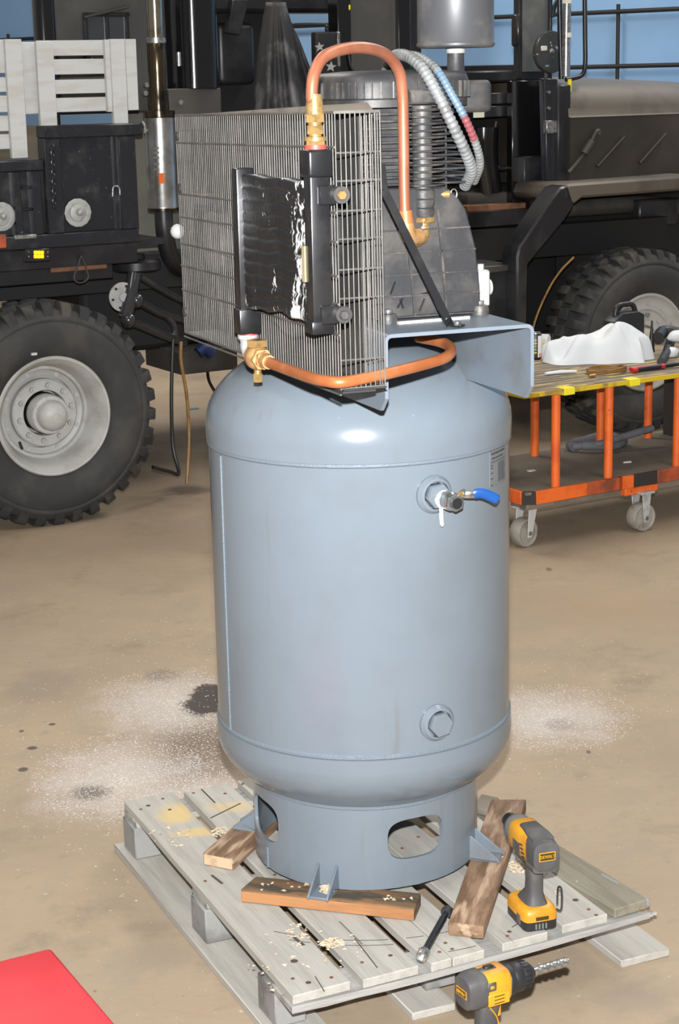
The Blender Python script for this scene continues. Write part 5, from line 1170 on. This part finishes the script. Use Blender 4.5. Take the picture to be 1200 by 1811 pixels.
# ---------------- hood, fender
def hood():
    mb = MB(FT); L = []; LT = []
    s0 = FT.px(1008, 200, b=.25)[0]
    zt, zm, zb = FT.px(1010, 146, b=.45)[2], FT.px(1010, 208, b=.25)[2], FT.px(1010, 330, b=.25)[2]
    for s, dz, dm in ((s0, 0, 0), (s0+.5, -.01, .01), (s0+1.3, -.05, .05), (s0+1.6, -.09, .10)):
        P = [(s, .25+dm, zb), (s, .25+dm, zm), (s, 1.9-dm, zm), (s, 1.9-dm, zb)]
        L.append(P); Q = [(s, .246+dm, zm), (s, .262+dm, zm+.005)]
        for k in range(7): t = R(90*k/6); Q.append((s, .265+dm+.16*(1-math.cos(t)), zm+.008+(zt-zm+dz-.008)*math.sin(t)))
        Q += [(s, 1.0, zt+dz+.04), (s, 1.75, zt+dz), (s, 1.9-dm, zm)]
        LT.append(Q)
    h_ = mb.loft(L).build('hood', mt['hood'], tk, ang=40, label='black engine hood side')
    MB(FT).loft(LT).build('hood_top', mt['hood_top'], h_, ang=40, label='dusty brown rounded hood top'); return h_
hd_ = hood()
for (x0, y0), (x1, y1) in (((1055, 294), (1103, 241)), ((1130, 288), (1176, 236))):
    a, b = FT.px(x0, y0, b=.245), FT.px(x1, y1, b=.245); MB(FT).tube([a, (a+b)/2, b], .011, 8, flat=.6).build('hood_louver', mt['hood'], hd_)
tt('hood_hook', mt['truck_dull'], [(1005, 305), (1018, 290), (1030, 275), (1040, 262), (1048, 244), (1054, 233), (1058, 232), (1059, 238)], .235, .011, par=hd_)
tt('hood_latch', mt['truck_dull'], [(1032, 272), (1046, 250)], .225, .02, par=hd_)
tb('cowl_strip', mt['truck'], 986, 150, 1009, 330, .27, .06, bevel=.006)
def fender():
    P = [(1240, 309), (1010, 325), (1000, 328), (994, 350), (1015, 362), (1030, 350), (1240, 334)]
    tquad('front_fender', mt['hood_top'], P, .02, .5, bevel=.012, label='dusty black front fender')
    P = [(1005, 327), (990, 332), (975, 352), (918, 437), (914, 455), (914, 590), (932, 590), (934, 468), (1000, 388), (1016, 362)]
    return tquad('fender_leg', mt['truck'], P, .02, .14, bevel=.010, label='dusty black rear leg of the front fender')
fender()
tb('engine_side', mt['chassis'], 985, 330, 1260, 480, .72, .5)
tt('steering_rod', mt['truck_dull'], [(1000, 368), (1120, 362), (1240, 368)], .60, .05)
tb('spring_bracket', mt['truck'], 1130, 352, 1200, 398, .5, .1, bevel=.01)
# near-black boxes added to keep the underside dark
MB(FT).box(2.2, 4.6, .75, 1.6, .45, 1.3).build('engine_dark_box', mt['deep'], tk, bevel=.03)
MB(FT).box(.9, 3.2, .95, 1.85, .78, 1.25).build('cab_dark_box', mt['deep'], tk)
# hoses hanging by the rear wheel
h = MB(FT).tube(spline([FT.px(306, 600, b=.1), FT.px(304, 650, b=.1), FT.px(303, 720, b=.1), FT.px(306, 790, b=.1), FT.px(316, 836, b=.05), FT.px(300, 834, b=0), FT.px(270, 826, b=-.05)], 8), .009, 8).build('air_hose', mt['hoseblack'], None); tag(h, 'black air hose hanging beside the rear truck wheel', 'hose')
h = MB(FT).tube(spline([FT.px(320, 604, b=.15), FT.px(320, 640, b=.15), FT.px(330, 700, b=.15), FT.px(334, 770, b=.15), FT.px(332, 820, b=.12), FT.px(330, 856, b=.1)], 8), .0085, 8).build('brown_hose', mt['coil'], None); tag(h, 'brown hose hanging with brass end behind the tank', 'hose')
h = MB(FT).tube(spline([FT.px(366, 650, b=.5), FT.px(370, 675, b=.5), FT.px(385, 700, b=.5), FT.px(395, 715, b=.5)], 8), .008, 8).build('black_cable', mt['hoseblack'], None); tag(h, 'short black cable under the truck behind the tank', 'cable')
h = MB(FT).tube(spline([FT.px(1014, 455, b=-.06), FT.px(990, 480, b=-.06), FT.px(968, 515, b=-.06), FT.px(945, 570, b=-.06), FT.px(930, 640, b=-.03)], 8), .0055, 8).build('brown_hose', mt['coil'], None); tag(h, 'brown hose draped over the front truck tyre', 'hose')
# ---------------- stake racks standing in the bed
def rack(label, slats, stakes, m):
    r_ = root('stake_rack', label, 'stake rack', Fr(FT.w((FT.px(stakes[0][0], 225, b=m)[0], m, zr1 if stakes[0][0] > 60 else zl1)), *FT.A), 'grey stake racks on the truck bed')
    for x0, y0, x1, y1 in slats: tb('slat', mt['stake'], x0, y0, x1, y1, m+.012, .02, par=r_, bevel=.002)
    for x0, y0, x1, y1 in stakes: tb('stake', mt['stake'], x0, y0, x1, y1, m-.012, .024, par=r_, bevel=.002)
    return r_
rack('light grey slatted stake rack, complete one nearest the exhaust stack', [(66, 71, 241, 98), (67, 104, 241, 131), (69, 140, 243, 165), (71, 172, 245, 197)], [(68, 73, 98, 225), (188, 70, 197, 198), (198, 69, 224, 219), (224, 69, 243, 195)], .06)
rack('light grey slatted stake rack cut off by the left picture edge', [(-120, 70, 38, 130), (-120, 137, 24, 164), (-120, 170, 26, 200), (-120, 206, 28, 234), (-120, 239, 28, 266)], [(15, 69, 44, 280), (-90, 69, -60, 280)], .06)
tb_ = tb('rack_board', mt['stake'], 41, 74, 68, 202, .085, .02, par=None); tag(tb_, 'single grey upright board between the two stake racks', 'board')
# ================================================================== THE CART
p = W0(938, 889, .205)
FK = fz((p[0], p[1], 0), 32)
kt = root('shop_cart', 'orange steel shop cart with plywood top and caster wheels', 'cart', FK)
KL, KW = 1.5, .62; ZK0, ZK1, ZKT = .195, .248, .655
MB(FK).box(-.02, KL, .0, KW, ZK1-.012, ZK1).build('lower_deck', mt['cartdeck'], kt)
x1 = FK.px(1037, 860, b=-.008)[0]; x2 = FK.px(1100, 850, b=-.008)[0]; x3 = FK.px(1120, 850, b=-.008)[0]; x4 = FK.px(1162, 840, b=-.008)[0]
for a, b, m_ in ((0.02, x1, 'orange'), (x1, x2, 'orange_worn'), (x2-.02, x3, 'orange'), (x3, x4, 'soot'), (x4, KL, 'orange_worn')):
    MB(FK).box(a, b, -.010, .004, ZK0, ZK1+.002).build('deck_rail', mt[m_], kt, bevel=.002)
MB(FK).hexa([(.02, -.010, ZK0), (.022, .002, ZK0), (-.02, .03, ZK0), (-.03, .02, ZK0)], [(.02, -.010, ZK1), (.022, .002, ZK1), (-.02, .03, ZK1), (-.03, .02, ZK1)]).build('rail_corner', mt['soot'], kt)
MB(FK).box(-.032, -.018, .025, KW, ZK0, ZK1+.002).build('deck_rail', mt['orange'], kt, bevel=.002)
MB(FK).box(-.01, KL, .02, .06, ZK0-.025, ZK0).build('under_frame', mt['cartdeck'], kt)
MB(FK).box(-.01, .13, .01, .12, ZK0-.022, ZK0).build('caster_plate', mt['cartdeck'], kt, bevel=.002)
# top board in planks of worn plywood and painted edge
MB(FK).box(-.05, KL, -.02, KW+.01, ZKT-.014, ZKT).build('top_board', mt['carttop'], kt, bevel=.002)
MB(FK).box(-.05, KL, -.026, -.020, ZKT-.018, ZKT+.001).build('painted_edge', mt['yellow_paint'], kt, bevel=.001)
MB(FK).box(-.056, -.050, -.026, KW, ZKT-.018, ZKT+.001).build('painted_edge', mt['yellow_paint'], kt, bevel=.001)
for x, y in ((1007, 686), (1123, 669)):
    q = FK.px(x, y, b=-.027); MB(FK).box(q[0]-.028, q[0]+.026, -.0285, .025, ZKT-.026, ZKT+.0025).build('tape_patch', mt['yellow_tape'], kt, bevel=.001)
for x in (982, 1075, 1196):
    q = FK.px(x, 800, b=.025); MB(FK).cyl((q[0], .025, ZK1), (q[0], .025, ZKT-.014), .0185, n=16).build('post', mt['orange'], kt)
for x in (945, 1061, 1145):
    q = FK.px(x, 760, b=KW-.06); MB(FK).cyl((q[0], KW-.06, ZK1), (q[0], KW-.06, ZKT-.014), .0185, n=16).build('post', mt['orange'], kt)
MB(FK).box(FK.px(1188, 740, b=KW-.1)[0], KL, KW-.10, KW-.04, ZK1, ZKT-.014).build('post', mt['soot'], kt)
def caster(x, y, xw, turn, top, white):
    c = FK.l(W0(x, y)); rw = .060; f0 = fz(FK.w((c[0], c[1], 0)), 32+turn)
    MB(Fr(f0.w((0, 0, rw)), f0.A[0], f0.A[2], -f0.A[1])).lathe([(.010, -.026), (.045, -.024), (.052, -.028), (rw-.003, -.027), (rw, -.020), (rw, .020), (rw-.003, .027), (.052, .028), (.045, .024), (.010, .026)], 36).build('caster_wheel', mt['caster'], kt, ang=30)
    fk = MB(f0)
    for s in (-1, 1): fk.prism([(-.012, rw-.018), (.012, rw-.018), (.045 if white else .024, ZK0-.03), (-.005 if white else -.024, ZK0-.03)], 1, s*.034-.002, s*.034+.002)
    fk.box(-.03, .045, -.036, .036, ZK0-.033, ZK0-.024)
    k_ = fk.build('caster_fork', mt['white'] if white else mt['galv'], kt, bevel=.001)
    MB(f0).cyl((0, -.040, rw), (0, .040, rw), .010, n=8).build('axle_bolt', mt['zinc'], k_)
caster(925, 966, 0, 10, 0, True)
caster(1132, 938, 0, 0, 0, False)
q = FK.px(1110, 878, b=-.0)
MB(FK).box(q[0]-.02, q[0]+.16, -.004, .10, ZK0-.032, ZK0-.001).build('caster_plate', mt['orange'], kt, bevel=.002)
for x, y in ((985, 1), (1210, 2)): pass
f9 = FK.l(W0(1000, 890, .1))
caster_b = [(.20, KW-.10), (KL-.15, KW-.10)]
for u, v in caster_b:
    f0 = fz(FK.w((u, v, 0)), 50); MB(Fr(f0.w((0, 0, .06)), f0.A[0], f0.A[2], -f0.A[1])).lathe([(.01, -.026), (.057, -.027), (.06, -.02), (.06, .02), (.057, .027), (.01, .026)], 28).build('caster_wheel', mt['caster'], kt, ang=30)
    MB(f0).box(-.03, .03, -.036, .036, .10, ZK0-.012).build('caster_fork', mt['galv'], kt)
# ---------------- things on the cart
def K(x, y, z=ZKT): return FK.px(x, y, z=z)
# white cloth heap
Gc = []; NU, NV = 64, 34
c0_, c1_ = K(984, 642), K(1180, 640)
Lc = np.linalg.norm(c1_-c0_); fcl = fz(FK.w(((c0_[0]+c1_[0])/2, (c0_[1]+c1_[1])/2+.11, ZKT)), 32+math.degrees(math.atan2(c1_[1]-c0_[1], c1_[0]-c0_[0])))
rr = np.random.default_rng(4); ph = rr.uniform(0, 6.28, 40); fr1 = rr.uniform(-1, 1, (40, 2))
def cloth_h(u, v):
    prof = np.interp(u, [-1, -.93, -.75, -.55, -.35, 0, .3, .45, .62, .78, .92, 1], [0, .45, .62, .70, .72, .82, .95, 1.0, .92, .80, .62, 0])
    e2 = max(0, 1-abs(v)**2.6); h = .150*prof*e2**.75
    w = 0
    for i in range(14): w += math.sin((fr1[i, 0]*4+1)*u*2+(fr1[i, 1]*4)*v*2+ph[i])/(1+i*.15)
    h += .0075*w*min(1, e2*2)*(prof > .02)
    h += .022*math.exp(-((u+.62)/.06)**2-((v-.2)/.5)**2)
    return max(h, .0015)
for i in range(NV+1):
    row = []
    for j in range(NU+1):
        u, v = -1+2*j/NU, -1+2*i/NV
        ang_ = math.atan2(v, u); sq = max(abs(u), abs(v)); rad = sq*(1+.07*math.sin(5*ang_+1)+.05*math.sin(9*ang_+2.1))
        uu, vv = rad*math.cos(ang_), rad*math.sin(ang_)
        n2 = (abs(math.cos(ang_))**3.2+abs(math.sin(ang_))**3.2)**(1/3.2); uu, vv = uu/n2, vv/n2
        row.append((uu*Lc*.49, vv*.15+.02*math.sin(3*u), cloth_h(min(1, max(-1, u)), v)))
    Gc.append(row)
o = MB(fcl).grid(Gc).build('white_cloth', mt['whitecloth'], None, ang=180); tag(o, 'crumpled white cloth heaped on the cart top', 'cloth')
sm_ = o.modifiers.new('smooth', 'SUBSURF'); sm_.levels = 1; sm_.render_levels = 1
# drink can
q = K(954, 637); fcn = fz(FK.w((q[0], q[1]+.03, ZKT)), 0)
cn = root('drink_can', 'black and pale drink can with orange base on the cart', 'can', fcn)
can = MB(fcn).lathe([(.022, 0), (.0265, .005), (.027, .010), (.027, .108), (.0225, .117), (.0225, .120), (.019, .118)], 28).build('can_body', mt['canblack'], cn, ang=40)
def can_band(a0, a1, z0, z1, m_, nm):
    MB(fcn).grid([[(.0274*math.cos(R(a0+(a1-a0)*i/8)), .0274*math.sin(R(a0+(a1-a0)*i/8)), z) for i in range(9)] for z in (z0, z1)]).build(nm, m_, can)
can_band(-75, 30, .012, .108, mt['cansilver'], 'pale_panel'); can_band(-62, 20, .012, .030, mt['canorange'], 'orange_panel')
for k in range(5): can_band(-120, -85, .03+.014*k, .036+.014*k, mt['yellow_paint'], 'can_print')
MB(fcn).lathe([(.0225, .112), (.0235, .116), (.022, .121), (.019, .119), (.001, .118)], 28).build('can_lid', mt['steel'], can)
# carton
q = K(974, 635); fbx = fz(FK.w((q[0], q[1]+.06, ZKT)), 60)
bxr = root('small_carton', 'small white and yellow carton beside the drink can', 'carton', fbx)
cb_ = MB(fbx).box(-.022, .022, -.03, .03, 0, .085).build('box', mt['white'], bxr, bevel=.002)
MB(fbx).hexa([(-.022, -.03, .085), (.022, -.03, .085), (.022, .03, .085), (-.022, .03, .085)], [(-.006, -.03, .105), (.006, -.03, .105), (.006, .03, .105), (-.006, .03, .105)]).build('gable_top', mt['white'], cb_)
MB(fbx).box(-.0226, -.0215, -.03, .0, .006, .07).build('yellow_panel', mt['yellow_paint'], cb_); MB(fbx).box(-.02, -.004, -.0306, -.0295, .006, .07).build('yellow_panel', mt['yellow_paint'], cb_)
# folded paper wipe
a, b = K(964, 664), K(1018, 660); 
Lp = b-a
o = MB(FK).tube([a+np.array([0, 0, .008]), (a+b)/2+np.array([0, .004, .010]), b+np.array([0, 0, .008])], [.010, .013, .010], 10, flat=.6).build('folded_wipe', mt['whitecloth'], None); tag(o, 'folded white paper wipe near the cart front edge', 'wipe')
# coil of brown hose
q0_, q1_ = K(1037, 660), K(1118, 660); cen = (q0_+q1_)/2; rc = np.linalg.norm(q1_-q0_)/2
P = []
for k in range(90): t = 2*math.pi*k/22; P.append((cen[0]+rc*(.96+.04*math.sin(k*.7))*math.cos(t), cen[1]+.02+rc*.62*math.sin(t), ZKT+.006+.0042*k/22+.002*math.sin(k*.9)))
P = [p_ for p_ in P]
hc = root('hose_coil', 'coil of thin brown hose on the cart top', 'hose', fz(FK.w((cen[0], cen[1], ZKT)), 32))
MB(FK).tube(P, .0055, 8).build('coil', mt['coil'], hc)
q = K(1045, 668); MB(FK).cyl((q[0]-.012, q[1], ZKT+.007), (q[0]+.02, q[1], ZKT+.007), .007, n=10).build('brass_end', mt['brass'], hc)
# pliers with red and black grips
a, b = K(1119, 655, ZKT+.012), K(1170, 648, ZKT+.012)
pl_ = root('pliers', 'red and black handled pliers on the cart top', 'pliers', fz(FK.w((a[0], a[1], ZKT)), 32))
MB(FK).tube([a, a+(b-a)*.5+np.array([0, .006, 0]), b], .010, 10).build('grip', mt['toolblack'], pl_)
MB(FK).tube([a+np.array([.01, .03, 0]), a+(b-a)*.6+np.array([0, .026, .0]), b+np.array([0, .012, 0])], .009, 10).build('grip', mt['red_handle'], pl_)
MB(FK).cyl(a-(b-a)*.04, a+(b-a)*.12, .0115, n=10).build('grip_end', mt['red_handle'], pl_); MB(FK).cyl(b-(b-a)*.06, b+(b-a)*.06, .0115, n=10).build('grip_collar', mt['red_handle'], pl_)
MB(FK).tube([b, b+(b-a)*.35, b+(b-a)*.9], [.009, .010, .005], 8).build('jaw', mt['toolblack2'], pl_)
# black moulded case with handle behind the cloth
q = K(1103, 600); fj = fz(FK.w((q[0]-.04, q[1]+.20 if q[1]+.2 < KW-.05 else KW-.12, ZKT)), 32)
js = FK.px(1076, 560, b=.5)[0]; je = FK.px(1129, 560, b=.5)[0]; zt = FK.px(1100, 539, b=.5)[2]-ZKT; zb_ = FK.px(1100, 575, b=.5)[2]-ZKT
fj = Fr(FK.w(((js+je)/2, .5, ZKT)), *FK.A); w_ = (je-js)/2
jc = root('tool_case', 'black moulded case with handle behind the white cloth', 'case', fj)
MB(fj).prism([(-w_, 0), (w_, 0), (w_, zt*.80), (w_*.6, zt*.86), (-w_*.45, zt*.86), (-w_, zt*.70)], 1, -.04, .04).build('case_body', mt['toolblack'], jc, bevel=.006, seg=2)
MB(fj).tube(spline([(-w_*.6, 0, zt*.8), (-w_*.45, 0, zt*.97), (0, 0, zt), (w_*.55, 0, zt*.98), (w_*.8, 0, zt*.8)], 5), .012, 10).build('case_handle', mt['toolblack'], jc)
# dark tool under the cloth and rag at the right edge
a, b = K(1168, 648), K(1186, 614)
o = MB(FK).tube(spline([a+np.array([0, .0, .02]), (a+b)/2+np.array([0.01, .0, .03]), b+np.array([0, 0, .04])], 5), [.018]*5+[.022]*6, 12).build('grinder', mt['toolblack'], None); tag(o, 'black tool half hidden under the white cloth', 'tool')
def ragm(cx, cy, w, h, d, sd, z):
    c = FK.px(cx, cy, z=z); r_ = np.random.default_rng(sd); ph_ = r_.uniform(0, 6.28, 12); mb = MB(FK); L = []
    for i in range(10):
        t = i/9; L.append([(c[0]+w*math.cos(a_)*math.sin(math.pi*(.08+.84*t))*(1+.14*math.sin(3*a_+ph_[i])), c[1]+d*math.sin(a_)*math.sin(math.pi*(.08+.84*t))*(1+.14*math.sin(4*a_+ph_[i])), z+h*(1-math.cos(math.pi*t))/2) for a_ in np.linspace(0, 2*math.pi, 22, endpoint=False)])
    return mb.loft(L)
o = ragm(1186, 632, .035, .045, .03, 3, ZKT).build('white_rag', mt['whitecloth'], None, ang=180); tag(o, 'small white rag beside the black tool on the cart', 'rag')
o = MB(FK).tube(spline([K(1176, 612)+np.array([0, .05, .03]), K(1190, 606)+np.array([0, .06, .045]), K(1230, 608)+np.array([0, .06, .03])], 5), [.03]*11, 12).build('black_bag', mt['toolblack'], None); tag(o, 'black bag at the right edge of the cart top', 'bag')
o = ragm(1200, 604, .06, .05, .04, 8, ZKT+.055).build('white_rag', mt['whitecloth'], None, ang=180); tag(o, 'white rag lying on the black bag at the picture edge', 'rag')
q = FK.px(1152, 573, b=.5); o = MB(FK).lathe([(.016, 0), (.016, .004), (.006, q[2]-ZKT-.02), (.004, q[2]-ZKT+.015)], 14, c=(q[0], .5, ZKT)).build('spray_nozzle', mt['toolblack'], None); tag(o, 'small black pointed nozzle behind the white cloth', 'nozzle')
# grey hose on the lower deck
q0_, q1_ = FK.px(1008, 798, z=ZK1), FK.px(1122, 792, z=ZK1); cen = (q0_+q1_)/2; rc = np.linalg.norm(q1_-q0_)/2
P = [(cen[0]+rc*.92*math.cos(t), cen[1]+.04+rc*.55*math.sin(t), ZK1+.022+.012*max(0, math.sin(t*2))) for t in np.linspace(-2.6, 3.2, 26)]
e0, e1 = FK.px(1085, 777, z=ZK1+.05), FK.px(1153, 757, z=ZK1+.08)
gh = root('grey_hose', 'thick grey hose coiled on the lower cart deck', 'hose', fz(FK.w((cen[0], cen[1], ZK1)), 32))
MB(FK).tube(P, .021, 12).build('coil', mt['grey_hose'], gh)
MB(FK).tube(spline([np.array(P[-1]), e0-np.array([.08, 0, .01]), e0, e1], 6), .016, 12).build('hose_tail', mt['grey_hose'], gh)
d_ = (e1-e0)/np.linalg.norm(e1-e0); MB(FK).cyl(e1, e1+d_*.003, .012, n=12).build('hose_end', mt['galv'], gh)
q = FK.px(939, 832, z=ZK1+.003); o = MB(FK).box(q[0]-.018, q[0]+.018, q[1]-.012, q[1]+.012, ZK1, ZK1+.005).build('paper_scrap', mt['white'], None, bevel=.002); tag(o, 'white scrap on the lower cart deck near the tank', 'scrap')
q = FK.px(1108, 817, z=ZK1+.003); o = MB(FK).prism([(q[0]-.02, q[1]), (q[0]+.015, q[1]-.012), (q[0]+.02, q[1]+.008), (q[0], q[1]+.004)], 2, ZK1, ZK1+.006).build('paper_scrap', mt['white'], None); tag(o, 'small white scrap on the lower cart deck below the hose', 'scrap')
q = FK.px(1190, 758, z=ZK1+.02); o = MB(FK).box(q[0]-.02, q[0]+.08, q[1], q[1]+.04, ZK1, ZK1+.03).build('yellow_block', mt['yellow_tape'], None, bevel=.004); tag(o, 'yellow block at the far end of the lower cart deck', 'block')
# litter on the floor
q = W0(343, 724); o = MB(FW).prism([(q[0]-.03, q[1]-.03), (q[0]+.03, q[1]), (q[0]+.02, q[1]+.04), (q[0]-.03, q[1]+.02)], 2, .0005, .004).build('blue_scrap', mt['conduit_blue'], None); tag(o, 'pale blue paper scrap on the floor behind the tank', 'scrap')
